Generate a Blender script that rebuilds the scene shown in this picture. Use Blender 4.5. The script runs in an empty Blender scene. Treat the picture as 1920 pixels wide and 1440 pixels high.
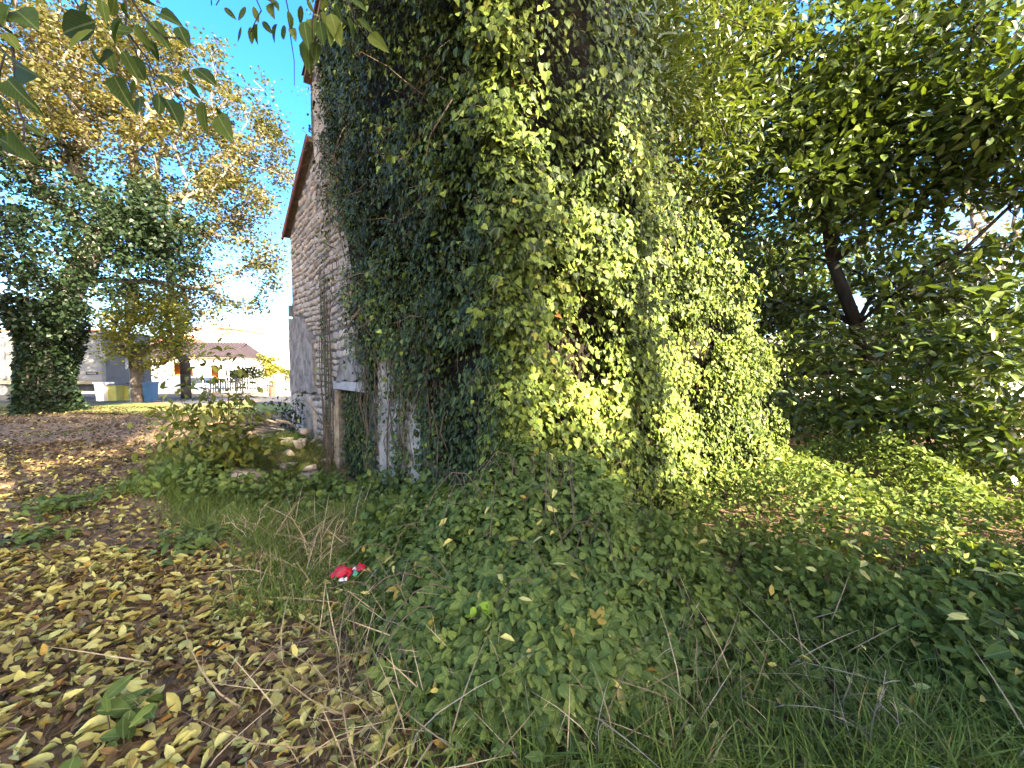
import bpy, bmesh, math, random
import numpy as np
from mathutils import Matrix, Vector, noise as mnoise

random.seed(7)
rng = np.random.default_rng(7)
sc = bpy.context.scene
COL = sc.collection

# ------------------------------------------------------------------ camera
F = 723.0                    # focal length in pixels of a 1920 px wide picture
HZ = 692.0                   # picture row of the horizon
CAMZ = 1.6
PITCH = math.atan((720 - HZ) / F)
cam_data = bpy.data.cameras.new('camera')
cam_data.sensor_width = 36.0
cam_data.lens = 36.0 * F / 1920.0
cam_data.clip_start = 0.05
cam_data.clip_end = 2000
cam = bpy.data.objects.new('camera', cam_data)
COL.objects.link(cam)
cam.location = (0, 0, CAMZ)
cam.rotation_euler = (math.pi / 2 - PITCH, 0, 0)
sc.camera = cam

# ------------------------------------------------------------------ light
SUN_AZ = (0.633, -0.774)     # horizontal direction towards the sun
SUN_EL = math.radians(32)
SUN = Vector((SUN_AZ[0] * math.cos(SUN_EL), SUN_AZ[1] * math.cos(SUN_EL), math.sin(SUN_EL)))
w = bpy.data.worlds.new('World')
sc.world = w
w.use_nodes = True
nt = w.node_tree
sky = nt.nodes.new('ShaderNodeTexSky')
sky.sky_type = 'NISHITA'
sky.sun_disc = False
sky.sun_elevation = SUN_EL
sky.sun_rotation = math.atan2(SUN_AZ[0], SUN_AZ[1])
sky.air_density = 0.8
sky.dust_density = 3.0
sky.ozone_density = 3.0
hs = nt.nodes.new('ShaderNodeHueSaturation')
hs.inputs['Saturation'].default_value = 1.4
hs.inputs['Hue'].default_value = 0.508
nt.links.new(sky.outputs[0], hs.inputs['Color'])
nt.links.new(hs.outputs[0], nt.nodes['Background'].inputs[0])
nt.nodes['Background'].inputs[1].default_value = 0.14
sd = bpy.data.lights.new('sun', 'SUN')
sd.energy = 5.0
sd.angle = math.radians(0.5)
sd.color = (1.0, 0.95, 0.86)
so = bpy.data.objects.new('sun', sd)
COL.objects.link(so)
so.location = (20, -20, 30)
so.rotation_euler = (-SUN).to_track_quat('-Z', 'Y').to_euler()
sc.view_settings.view_transform = 'Standard'
sc.view_settings.look = 'None'
sc.view_settings.gamma = 1.0
sc.view_settings.use_curve_mapping = False
sc.view_settings.exposure = 3.15
sc.view_settings.use_white_balance = True
sc.view_settings.white_balance_temperature = 8000
sc.view_settings.white_balance_tint = 11
sc.render.engine = 'CYCLES'
sc.cycles.use_denoising = True
sc.cycles.max_bounces = 7
sc.cycles.diffuse_bounces = 4
sc.cycles.glossy_bounces = 2
sc.cycles.transmission_bounces = 4
sc.cycles.sample_clamp_indirect = 8


# ------------------------------------------------------------------ helpers
def at(px, py, Y):
    """A point of the place: the picture direction followed out to depth Y."""
    c, s = math.cos(PITCH), math.sin(PITCH)
    a, b = (px - 960) / F, (720 - py) / F
    d = Vector((a, c + b * s, -s + b * c))
    d *= Y / d.y
    return Vector((d.x, d.y, CAMZ + d.z))


def project(P):
    """Picture position (1920 x 1440) and depth of an array of points."""
    P = np.asarray(P, float)
    c, s = math.cos(PITCH), math.sin(PITCH)
    x, y, z = P[:, 0], P[:, 1], P[:, 2] - CAMZ
    dep = y * c - z * s
    up = y * s + z * c
    dd = np.where(dep > 0.05, dep, 0.05)
    return 960 + F * x / dd, 720 - F * up / dd, dep


def sstep(a, b, x):
    t = np.clip((x - a) / (b - a), 0, 1)
    return t * t * (3 - 2 * t)


def gz(x, y):
    """Height of the ground."""
    x = np.asarray(x, float); y = np.asarray(y, float)
    z = -0.42 * np.exp(-(((x + 2.9) / 1.5) ** 2 + ((y - 6.2) / 1.5) ** 2))
    z = z + 0.12 * sstep(8, 13, y) * sstep(0, -6, x) - 0.25 * sstep(14, 24, y) - 1.0 * sstep(25, 44, y)
    z = z + 0.30 * np.exp(-(((x + 4.3) / 0.8) ** 2 + ((y - 7.6) / 0.9) ** 2))
    z = z + 0.025 * np.sin(1.7 * x + 0.6 * y) + 0.02 * np.sin(2.9 * y - 1.1 * x + 1) + 0.012 * np.sin(5.3 * x + 4.1 * y)
    near = np.exp(-(x * x + y * y) / 1.2)
    return z * (1 - near)


def vnoise(P, sc_=1.0, off=0.0):
    return np.array([mnoise.noise((p[0] * sc_ + off, p[1] * sc_ + off * .7, p[2] * sc_ - off)) for p in P])


def norm(a):
    return a / np.maximum(np.linalg.norm(a, axis=-1, keepdims=True), 1e-9)


def frames(fwd, nrm):
    f = norm(np.asarray(fwd, float))
    n = np.asarray(nrm, float)
    n = n - np.sum(n * f, axis=1, keepdims=True) * f
    n = norm(n)
    r = np.cross(f, n)
    return np.stack([r, f, n], axis=2)          # columns


def tag(o, label=None, cat=None, group=None, kind=None):
    if label: o['label'] = label
    if cat: o['category'] = cat
    if group: o['group'] = group
    if kind: o['kind'] = kind
    return o


def thing(name, loc, label, cat, group=None):
    o = bpy.data.objects.new(name, None)
    o.empty_display_size = 0.2
    COL.objects.link(o)
    o.location = loc
    return tag(o, label, cat, group)


def root_inverse(o):
    m = Matrix.Identity(4)
    chain = []
    while o is not None:
        chain.append(o)
        o = o.parent
    for q in reversed(chain):
        m = m @ q.matrix_parent_inverse @ q.matrix_basis
    return m.inverted()


def link(name, me, mat=None, parent=None, kind=None, mw=None):
    """Link mesh data as one object; geometry is in world coordinates unless mw is given."""
    o = bpy.data.objects.new(name, me)
    COL.objects.link(o)
    if mat is not None and not me.materials:
        for m in (mat if isinstance(mat, (list, tuple)) else [mat]):
            me.materials.append(m)
    if parent is not None:
        o.parent = parent
        o.matrix_parent_inverse = root_inverse(parent)
    if mw is not None:
        o.matrix_basis = mw
    if kind: o['kind'] = kind
    return o


def raw_mesh(name, V, F_, UV=None, rnd=None, smooth=False):
    """Mesh from arrays: V (n,3), F_ (m,3) triangles, per-vertex UV, per-face rnd."""
    me = bpy.data.meshes.new(name)
    n, m = len(V), len(F_)
    me.vertices.add(n)
    me.vertices.foreach_set('co', np.ascontiguousarray(V, dtype=np.float32).ravel())
    me.loops.add(3 * m)
    li = np.ascontiguousarray(F_, dtype=np.int32).ravel()
    me.loops.foreach_set('vertex_index', li)
    me.polygons.add(m)
    me.polygons.foreach_set('loop_start', np.arange(0, 3 * m, 3, dtype=np.int32))
    if smooth:
        me.polygons.foreach_set('use_smooth', np.ones(m, dtype=bool))
    me.update(calc_edges=True)
    if UV is not None:
        a = me.attributes.new('UVMap', 'FLOAT2', 'CORNER')
        a.data.foreach_set('vector', np.ascontiguousarray(UV, dtype=np.float32)[li].ravel())
    if rnd is not None:
        a = me.attributes.new('rnd', 'FLOAT', 'FACE')
        a.data.foreach_set('value', np.ascontiguousarray(rnd, dtype=np.float32))
    return me


def scatter_mesh(name, tmpls, P, R, S, rnd, smooth=False):
    """One mesh of many copies of small templates. S is (N,) or (N,3)."""
    P = np.asarray(P, float); N = len(P)
    S = np.asarray(S, float)
    if S.ndim == 1: S = np.repeat(S[:, None], 3, axis=1)
    which = rng.integers(0, len(tmpls), N)
    Vs, Fs, Us, Rs, base = [], [], [], [], 0
    for k, (tv, tf, tu) in enumerate(tmpls):
        idx = np.nonzero(which == k)[0]
        if not len(idx): continue
        loc = tv[None, :, :] * S[idx][:, None, :]
        W = np.einsum('nij,nkj->nki', R[idx], loc) + P[idx][:, None, :]
        nv, nf = len(tv), len(tf)
        Vs.append(W.reshape(-1, 3))
        Fs.append((tf[None, :, :] + (np.arange(len(idx)) * nv)[:, None, None] + base).reshape(-1, 3))
        Us.append(np.tile(tu, (len(idx), 1)))
        Rs.append(np.repeat(rnd[idx], nf))
        base += nv * len(idx)
    return raw_mesh(name, np.concatenate(Vs), np.concatenate(Fs), np.concatenate(Us), np.concatenate(Rs), smooth)


def mats4(P, R, S):
    S = np.asarray(S, float)
    if S.ndim == 1: S = np.repeat(S[:, None], 3, axis=1)
    out = []
    for p, r, s in zip(P, R, S):
        m = Matrix(((r[0][0] * s[0], r[0][1] * s[1], r[0][2] * s[2], p[0]),
                    (r[1][0] * s[0], r[1][1] * s[1], r[1][2] * s[2], p[1]),
                    (r[2][0] * s[0], r[2][1] * s[1], r[2][2] * s[2], p[2]),
                    (0, 0, 0, 1)))
        out.append(m)
    return out


def leaf_parts(name, tmpls, P, R, S, rnd, mat, parent, levels=7):
    """Each leaf its own object, mesh data shared between alike leaves."""
    cache = {}
    for m, r in zip(mats4(P, R, S), rnd):
        k = (random.randrange(len(tmpls)), min(levels - 1, int(r * levels)))
        if k not in cache:
            tv, tf, tu = tmpls[k[0]]
            cache[k] = raw_mesh(name, tv, tf, tu, np.full(len(tf), (k[1] + .5) / levels))
        link(name, cache[k], mat, parent, mw=m)


def split_leaves(stuff_name, leaf_name, tmpls, P, R, S, rnd, mat, parent, n=300, weight=None, plain=None):
    """The n leaves that show largest become parts, the rest one part of kind stuff."""
    px, py, dep = project(P)
    s1 = S if np.ndim(S) == 1 else S[:, 0]
    score = s1 / np.maximum(dep, .3)
    if weight is not None: score = score * weight
    ok = (dep > 0.3) & (px > 5) & (px < 1915) & (py > 5) & (py < 1435)
    score = np.where(ok, score, -1)
    top = np.argsort(-score)[:n]
    top = top[score[top] > 0]
    m = np.zeros(len(P), bool); m[top] = True
    link(stuff_name, scatter_mesh(stuff_name, plain or tmpls, P[~m], R[~m], S[~m], rnd[~m]), mat, parent, 'stuff')
    if len(top):
        leaf_parts(leaf_name, tmpls, P[m], R[m], S[m], rnd[m], mat, parent)


class MB:
    """Collects simple solids and links them as ONE mesh object."""
    def __init__(self): self.v, self.f = [], []

    def poly(self, pts, faces):
        b = len(self.v)
        self.v += [tuple(p) for p in pts]
        self.f += [tuple(b + i for i in f) for f in faces]
        return self

    def box(self, x0, x1, y0, y1, z0, z1, M=None):
        p = [Vector(q) for q in ((x0, y0, z0), (x1, y0, z0), (x1, y1, z0), (x0, y1, z0), (x0, y0, z1), (x1, y0, z1), (x1, y1, z1), (x0, y1, z1))]
        if M is not None: p = [M @ q for q in p]
        return self.poly(p, [(0, 3, 2, 1), (4, 5, 6, 7), (0, 1, 5, 4), (1, 2, 6, 5), (2, 3, 7, 6), (3, 0, 4, 7)])

    def tube(self, pts, radii, n=7, cap=True):
        pts = [Vector(p) for p in pts]
        b = len(self.v)
        up = None
        for i, p in enumerate(pts):
            d = (pts[min(i + 1, len(pts) - 1)] - pts[max(i - 1, 0)])
            if d.length < 1e-9: d = Vector((0, 0, 1))
            d.normalize()
            if up is None:
                up = d.orthogonal().normalized()
            else:
                up = up - d * up.dot(d)
                up = up.normalized() if up.length > 1e-6 else d.orthogonal().normalized()
            q = d.cross(up)
            r = radii[i] if hasattr(radii, '__len__') else radii
            for k in range(n):
                a = 2 * math.pi * k / n
                self.v.append(tuple(p + (up * math.cos(a) + q * math.sin(a)) * r))
        for i in range(len(pts) - 1):
            for k in range(n):
                k2 = (k + 1) % n
                self.f.append((b + i * n + k, b + i * n + k2, b + (i + 1) * n + k2, b + (i + 1) * n + k))
        if cap:
            self.f.append(tuple(b + k for k in range(n))[::-1])
            self.f.append(tuple(b + (len(pts) - 1) * n + k for k in range(n)))
        return self

    def prism(self, outline, M, depth):
        """outline: (u, v) points, placed by M and given thickness along local z."""
        n = len(outline)
        p = [M @ Vector((u, v, 0)) for u, v in outline] + [M @ Vector((u, v, depth)) for u, v in outline]
        f = [tuple(range(n))[::-1], tuple(range(n, 2 * n))]
        f += [(i, (i + 1) % n, n + (i + 1) % n, n + i) for i in range(n)]
        return self.poly(p, f)

    def mesh(self, name, smooth=False):
        me = bpy.data.meshes.new(name)
        me.from_pydata(self.v, [], self.f)
        if smooth:
            me.polygons.foreach_set('use_smooth', np.ones(len(me.polygons), dtype=bool))
        me.update()
        return me

    def build(self, name, mat, parent=None, kind=None, smooth=False):
        return link(name, self.mesh(name, smooth), mat, parent, kind)


# ------------------------------------------------------------------ materials
def new_mat(name):
    m = bpy.data.materials.new(name)
    m.use_nodes = True
    t = m.node_tree
    for n in list(t.nodes): t.nodes.remove(n)
    out = t.nodes.new('ShaderNodeOutputMaterial')
    return m, t, out


def ramp(t, src, stops, interp='LINEAR'):
    r = t.nodes.new('ShaderNodeValToRGB')
    r.color_ramp.interpolation = interp
    e = r.color_ramp.elements
    while len(e) < len(stops): e.new(0.5)
    for el, (p, c) in zip(e, stops):
        el.position = p; el.color = (*c, 1)
    if src is not None: t.links.new(src, r.inputs[0])
    return r.outputs[0]


def mixc(t, fac, a, b, mode='MIX'):
    m = t.nodes.new('ShaderNodeMix'); m.data_type = 'RGBA'; m.blend_type = mode
    for sock, val in ((m.inputs[0], fac), (m.inputs[6], a), (m.inputs[7], b)):
        if hasattr(val, 'links'): t.links.new(val, sock)
        elif isinstance(val, (int, float)): sock.default_value = val
        else: sock.default_value = (*val, 1)
    return m.outputs[2]


def noise_tex(t, scale, detail=4, rough=.6, vec=None, dist=0.0):
    n = t.nodes.new('ShaderNodeTexNoise')
    n.inputs['Scale'].default_value = scale
    n.inputs['Detail'].default_value = detail
    n.inputs['Roughness'].default_value = rough
    n.inputs['Distortion'].default_value = dist
    if vec is not None: t.links.new(vec, n.inputs['Vector'])
    return n.outputs['Fac']


def geo_pos(t):
    return t.nodes.new('ShaderNodeNewGeometry').outputs['Position']


def leaf_mat(name, stops, trans=0.35, rough=0.45, spec=0.35, rib=0.0, tint=(1.25, 1.2, .5)):
    m, t, out = new_mat(name)
    a = t.nodes.new('ShaderNodeAttribute'); a.attribute_name = 'rnd'
    col = ramp(t, a.outputs['Fac'], stops)
    if rib > 0:
        uv = t.nodes.new('ShaderNodeUVMap')
        sx = t.nodes.new('ShaderNodeSeparateXYZ'); t.links.new(uv.outputs[0], sx.inputs[0])
        s = t.nodes.new('ShaderNodeMath'); s.operation = 'SUBTRACT'; t.links.new(sx.outputs[0], s.inputs[0]); s.inputs[1].default_value = .5
        b = t.nodes.new('ShaderNodeMath'); b.operation = 'ABSOLUTE'; t.links.new(s.outputs[0], b.inputs[0])
        # side veins: v + |u| striped
        wv = t.nodes.new('ShaderNodeMath'); wv.operation = 'MULTIPLY_ADD'; t.links.new(b.outputs[0], wv.inputs[0]); wv.inputs[1].default_value = -.9
        t.links.new(sx.outputs[1], wv.inputs[2])
        fr = t.nodes.new('ShaderNodeMath'); fr.operation = 'PINGPONG'; t.links.new(wv.outputs[0], fr.inputs[0]); fr.inputs[1].default_value = .06
        mr = t.nodes.new('ShaderNodeMapRange'); t.links.new(fr.outputs[0], mr.inputs[0])
        mr.inputs[1].default_value = 0.0; mr.inputs[2].default_value = 0.012; mr.inputs[3].default_value = .35 * rib; mr.inputs[4].default_value = 0
        r1 = t.nodes.new('ShaderNodeMapRange'); t.links.new(b.outputs[0], r1.inputs[0])
        r1.inputs[1].default_value = 0.012; r1.inputs[2].default_value = 0.045; r1.inputs[3].default_value = rib; r1.inputs[4].default_value = 0
        mx = t.nodes.new('ShaderNodeMath'); mx.operation = 'MAXIMUM'
        t.links.new(mr.outputs[0], mx.inputs[0]); t.links.new(r1.outputs[0], mx.inputs[1])
        col = mixc(t, mx.outputs[0], col, (.30, .34, .14))
    nz = noise_tex(t, 40, 3, .6, geo_pos(t))
    col = mixc(t, .35, col, ramp(t, nz, [(.3, (.55, .55, .5)), (.7, (1.25, 1.25, 1.2))]), 'MULTIPLY')
    p = t.nodes.new('ShaderNodeBsdfPrincipled')
    t.links.new(col, p.inputs['Base Color'])
    p.inputs['Roughness'].default_value = rough
    p.inputs['Specular IOR Level'].default_value = spec
    tr = t.nodes.new('ShaderNodeBsdfTranslucent')
    t.links.new(mixc(t, 1.0, col, tint, 'MULTIPLY'), tr.inputs[0])
    mx = t.nodes.new('ShaderNodeMixShader'); mx.inputs[0].default_value = trans
    t.links.new(p.outputs[0], mx.inputs[1]); t.links.new(tr.outputs[0], mx.inputs[2])
    t.links.new(mx.outputs[0], out.inputs[0])
    return m


def solid_mat(name, c1, c2=None, scale=6.0, rough=.8, spec=.3, bump=0.0, metal=0.0, c3=None, stretch=None):
    m, t, out = new_mat(name)
    p = t.nodes.new('ShaderNodeBsdfPrincipled')
    pos = geo_pos(t)
    if stretch:
        mp = t.nodes.new('ShaderNodeMapping'); t.links.new(pos, mp.inputs[0]); mp.inputs['Scale'].default_value = stretch
        pos = mp.outputs[0]
    if c2 is None: c2 = tuple(x * .75 for x in c1)
    nz = noise_tex(t, scale, 8, .65, pos, .3)
    stops = [(.3, c2), (.62, c1)] if c3 is None else [(.28, c2), (.48, c1), (.7, c3)]
    t.links.new(ramp(t, nz, stops), p.inputs['Base Color'])
    p.inputs['Roughness'].default_value = rough
    p.inputs['Specular IOR Level'].default_value = spec
    p.inputs['Metallic'].default_value = metal
    if bump:
        b = t.nodes.new('ShaderNodeBump'); b.inputs['Strength'].default_value = bump; b.inputs['Distance'].default_value = .02
        t.links.new(noise_tex(t, scale * 5, 6, .7, pos), b.inputs['Height'])
        t.links.new(b.outputs[0], p.inputs['Normal'])
    t.links.new(p.outputs[0], out.inputs[0])
    return m


def stone_mat(name):
    m, t, out = new_mat(name)
    p = t.nodes.new('ShaderNodeBsdfPrincipled')
    a = t.nodes.new('ShaderNodeAttribute'); a.attribute_name = 'rnd'
    base = ramp(t, a.outputs['Fac'], [(0, (.27, .23, .185)), (.3, (.42, .365, .295)), (.6, (.52, .455, .365)), (.85, (.46, .36, .27)), (1, (.60, .54, .44))])
    pos = geo_pos(t)
    n1 = noise_tex(t, 9, 8, .7, pos)
    base = mixc(t, .7, base, ramp(t, n1, [(.32, (.45, .44, .43)), (.62, (1.1, 1.08, 1.05))]), 'MULTIPLY')
    n2 = noise_tex(t, 2.3, 6, .7, pos)
    base = mixc(t, ramp(t, n2, [(.54, (0, 0, 0)), (.68, (.6, .6, .6))]), base, (.16, .16, .15))
    t.links.new(base, p.inputs['Base Color'])
    p.inputs['Roughness'].default_value = .9
    p.inputs['Specular IOR Level'].default_value = .2
    b = t.nodes.new('ShaderNodeBump'); b.inputs['Strength'].default_value = .7; b.inputs['Distance'].default_value = .02
    t.links.new(noise_tex(t, 30, 8, .7, pos), b.inputs['Height'])
    t.links.new(b.outputs[0], p.inputs['Normal'])
    t.links.new(p.outputs[0], out.inputs[0])
    return m


def ground_mat():
    m, t, out = new_mat('leafy_soil')
    p = t.nodes.new('ShaderNodeBsdfPrincipled')
    pos = geo_pos(t)
    n1 = noise_tex(t, 1.3, 6, .6, pos)
    n2 = noise_tex(t, 22, 8, .75, pos, .6)
    vor = t.nodes.new('ShaderNodeTexVoronoi'); vor.inputs['Scale'].default_value = 16; t.links.new(pos, vor.inputs['Vector'])
    soil = ramp(t, n2, [(.3, (.045, .030, .020)), (.5, (.13, .088, .056)), (.68, (.25, .175, .115))])
    leafy = ramp(t, vor.outputs['Color'], [(0, (.10, .065, .040)), (.4, (.20, .135, .08)), (.75, (.31, .21, .12)), (1, (.17, .14, .07))])
    c = mixc(t, ramp(t, n1, [(.4, (.25, .25, .25)), (.6, (.75, .75, .75))]), soil, leafy)
    t.links.new(c, p.inputs['Base Color'])
    p.inputs['Roughness'].default_value = .95
    p.inputs['Specular IOR Level'].default_value = .15
    b = t.nodes.new('ShaderNodeBump'); b.inputs['Strength'].default_value = .8; b.inputs['Distance'].default_value = .03
    t.links.new(n2, b.inputs['Height']); t.links.new(b.outputs[0], p.inputs['Normal'])
    t.links.new(p.outputs[0], out.inputs[0])
    return m


M = {}
M['ground'] = ground_mat()
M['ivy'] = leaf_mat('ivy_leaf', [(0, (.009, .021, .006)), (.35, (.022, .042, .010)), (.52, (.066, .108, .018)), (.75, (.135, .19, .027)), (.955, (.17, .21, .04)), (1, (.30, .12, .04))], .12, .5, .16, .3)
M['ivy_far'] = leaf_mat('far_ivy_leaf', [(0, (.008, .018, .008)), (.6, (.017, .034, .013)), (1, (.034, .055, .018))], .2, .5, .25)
M['bramble'] = leaf_mat('bramble_leaf', [(0, (.055, .090, .026)), (.5, (.110, .172, .046)), (.9, (.165, .22, .055)), (.98, (.16, .20, .05)), (1, (.30, .22, .06))], .3, .6, .08, .45)
M['cover'] = leaf_mat('cover_leaf', [(0, (.062, .098, .024)), (.5, (.12, .175, .042)), (.9, (.185, .23, .052)), (1, (.24, .20, .07))], .32, .6, .08, .3)
M['laurel'] = leaf_mat('laurel_leaf', [(0, (.030, .056, .014)), (.5, (.072, .115, .024)), (.9, (.125, .175, .035)), (1, (.18, .21, .05))], .26, .3, .45, .3)
M['shaded_evergreen'] = leaf_mat('shaded_evergreen_leaf', [(0, (.010, .022, .007)), (.6, (.022, .040, .012)), (1, (.05, .075, .02))], .15, .5, .15)  # very dark green, shadow of the hollow put into the leaf colour
M['bay'] = leaf_mat('bay_leaf', [(0, (.045, .075, .018)), (.5, (.095, .135, .030)), (1, (.17, .20, .05))], .3, .34, .5)
M['oak'] = leaf_mat('oak_leaf', [(0, (.050, .062, .024)), (.4, (.098, .098, .037)), (.75, (.165, .140, .052)), (1, (.22, .155, .065))], .42, .55, .2)
M['yellowgreen'] = leaf_mat('yellowing_leaf', [(0, (.10, .13, .03)), (.5, (.22, .22, .050)), (1, (.36, .30, .07))], .4, .5, .25)
M['paletree'] = leaf_mat('pale_leaf', [(0, (.12, .13, .06)), (.5, (.22, .20, .10)), (1, (.34, .28, .15))], .35, .6, .2)
M['hang'] = leaf_mat('hanging_leaf', [(0, (.030, .055, .016)), (.6, (.050, .088, .022)), (.9, (.10, .14, .03)), (1, (.16, .18, .035))], .32, .6, .06, .4)
M['shade'] = leaf_mat('shade_tree_leaf', [(0, (.04, .07, .02)), (1, (.08, .12, .03))], .15, .5, .3)
M['litter'] = leaf_mat('fallen_leaf', [(0, (.055, .034, .022)), (.22, (.11, .068, .042)), (.36, (.20, .125, .060)), (.44, (.27, .22, .075)), (.62, (.45, .40, .12)), (.80, (.54, .51, .19)), (.92, (.38, .41, .15)), (.97, (.42, .28, .06)), (1, (.42, .20, .05))], .22, .65, .08, .5, (1.1, 1.0, .6))
M['grass'] = leaf_mat('grass_blade', [(0, (.068, .110, .026)), (.6, (.135, .20, .046)), (.86, (.12, .17, .05)), (.92, (.28, .24, .12)), (1, (.46, .38, .22))], .3, .6, .1)
M['straw'] = leaf_mat('dry_grass', [(0, (.16, .12, .07)), (.5, (.32, .25, .15)), (1, (.52, .43, .29))], .25, .6, .2, 0, (1, .95, .8))
M['sapling'] = leaf_mat('sapling_leaf', [(0, (.07, .10, .024)), (.5, (.135, .165, .038)), (1, (.24, .23, .05))], .35, .5, .25, .3)
M['lime'] = leaf_mat('lime_leaf', [(0, (.13, .26, .03)), (1, (.24, .38, .045))], .35, .6, .1, .4)
M['bark'] = solid_mat('bark', (.16, .13, .10), (.06, .048, .038), 9, .95, .1, .9, stretch=(1, 1, .25))
M['palebark'] = solid_mat('pale_bark', (.24, .215, .18), (.10, .088, .072), 7, .95, .1, .6)
M['darkbark'] = solid_mat('dark_bark', (.055, .047, .040), (.028, .023, .02), 9, .95, .1, .8, stretch=(1, 1, .3))
M['vine'] = solid_mat('vine_stem', (.13, .10, .075), (.06, .046, .034), 14, .9, .15, .5)
M['mat'] = solid_mat('stem_gap_shade', (.030, .025, .018), (.012, .010, .008), 18, .95, .1, .9)  # stem layer near black, carries the shade in gaps between ivy leaves
M['twig'] = solid_mat('twig', (.105, .080, .055), (.05, .038, .028), 20, .9, .15)
M['stone'] = stone_mat('limestone')
M['mortar'] = solid_mat('old_mortar', (.12, .108, .095), (.055, .05, .044), 5, .95, .1, 1.0, c3=(.24, .22, .19))
M['plaster'] = solid_mat('weathered_plaster', (.33, .29, .235), (.13, .115, .095), 4.5, .92, .1, .9, c3=(.54, .48, .39))
M['plaster_dark'] = solid_mat('grey_plaster', (.205, .185, .16), (.075, .068, .060), 4.0, .92, .1, .9, c3=(.38, .335, .28))
M['plaster_warm'] = solid_mat('ochre_plaster', (.42, .34, .24), (.20, .16, .115), 5, .92, .1, .9, c3=(.58, .52, .43))
M['lintel'] = solid_mat('pale_lintel', (.42, .41, .38), (.24, .235, .22), 4, .8, .2, .3)
M['tile'] = solid_mat('terracotta', (.20, .085, .055), (.10, .045, .032), 7, .85, .2, .5)
M['dark'] = solid_mat('interior_shade', (.006, .0055, .005), (.004, .004, .0035), 3, .95, .05)  # near black colour stands for the darkness inside the doorway
M['wood'] = solid_mat('old_wood', (.15, .115, .085), (.07, .055, .042), 8, .9, .1, .6, stretch=(1, 1, .2))
M['cane'] = solid_mat('dry_cane', (.50, .42, .31), (.30, .24, .17), 16, .8, .2)
M['white'] = solid_mat('white_render', (.78, .76, .72), (.70, .68, .64), .6, .85, .2)
M['cream'] = solid_mat('cream_render', (.74, .68, .55), (.66, .60, .48), .8, .85, .2)
M['orange'] = solid_mat('orange_render', (.36, .14, .045), (.28, .11, .035), 1.5, .8, .2)
M['shutter'] = solid_mat('red_shutter', (.34, .085, .05), (.27, .07, .04), 3, .7, .3)
M['farroof'] = solid_mat('slate_purple_tile', (.040, .030, .036), (.02, .016, .019), 4, .85, .2)
M['glass'] = solid_mat('dark_glass', (.03, .04, .05), (.025, .03, .04), 2, .08, .6)
M['trailer'] = solid_mat('trailer_panel', (.17, .17, .16), (.12, .12, .115), .8, .55, .4)
M['rail'] = solid_mat('yellowed_rail', (.24, .20, .12), (.18, .15, .09), 1.5, .6, .4)
M['black'] = solid_mat('black_rubber', (.025, .025, .026), (.018, .018, .018), 5, .7, .3)
M['grey'] = solid_mat('grey_steel', (.10, .105, .11), (.07, .075, .08), 4, .5, .4)
M['signgrey'] = solid_mat('sign_back', (.28, .28, .31), (.22, .22, .25), 4, .45, .5)
M['carpaint'] = solid_mat('silver_blue_paint', (.30, .38, .50), (.27, .34, .45), .8, .3, .6)
M['lamp'] = solid_mat('headlamp', (.75, .76, .78), (.6, .6, .62), 8, .15, .6)
M['yellow'] = solid_mat('yellow_plastic', (.30, .29, .07), (.22, .21, .05), 4, .5, .4)
M['bluebin'] = solid_mat('blue_plastic', (.03, .10, .19), (.02, .07, .14), 4, .45, .4)
M['red'] = None
M['roadm'] = solid_mat('asphalt', (.06, .06, .062), (.042, .042, .044), 14, .92, .2, .4)
M['verge'] = solid_mat('far_grass', (.09, .13, .035), (.06, .09, .025), 3, .95, .1, .6, c3=(.20, .18, .06))


# ------------------------------------------------------------------ leaf templates
def fan(outline, fold=.12, curl=.15, twist=0.0):
    """Leaf from a right half outline [(x, y)...] base to tip; midrib folded, tip curled."""
    n = len(outline)
    V, U = [], []
    for x, y in [(0, 0)] + [(0, q[1]) for q in outline] + [(0, 1)]:
        V.append((0, y, -curl * y * y)); U.append((.5, y))
    mid = list(range(n + 2))
    Rr = list(range(n + 2, 2 * n + 2)); Ll = list(range(2 * n + 2, 3 * n + 2))
    for s in (1, -1):
        for x, y in outline:
            V.append((s * x, y + .02, fold * x * 2 - curl * y * y + s * twist * x)); U.append((.5 + s * .5 * x / max(o[0] for o in outline), y))
    T = []
    for side, fl in ((Rr, False), (Ll, True)):
        pts = [mid[0]] + side + [mid[-1]]
        for i in range(len(pts) - 1):
            a, b = pts[i], pts[i + 1]
            m0, m1 = mid[i], mid[i + 1]
            for tri in ((m0, a, b), (m0, b, m1)):
                if len(set(tri)) == 3:
                    T.append(tri if not fl else tri[::-1])
    return np.array(V, float), np.array(T, int), np.array(U, float)


def poly_leaf(outline, fold=.1, curl=.15):
    """Lobed leaf: fan from an inner point."""
    pts = [(0, .18)] + outline
    V = np.array([(x, y, fold * abs(x) - curl * y * y) for x, y in pts], float)
    n = len(outline)
    T = np.array([(0, 1 + i, 1 + (i + 1) % n) for i in range(n)], int)
    U = np.array([(.5 + x * .5, y) for x, y in pts], float)
    return V, T, U


def merge(tm, Ms):
    Vs, Ts, Us, b = [], [], [], 0
    for (v, t, u), m in zip(tm, Ms):
        W = np.array([tuple(m @ Vector(p)) for p in v])
        Vs.append(W); Ts.append(t + b); Us.append(u); b += len(v)
    return np.concatenate(Vs), np.concatenate(Ts), np.concatenate(Us)


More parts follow.
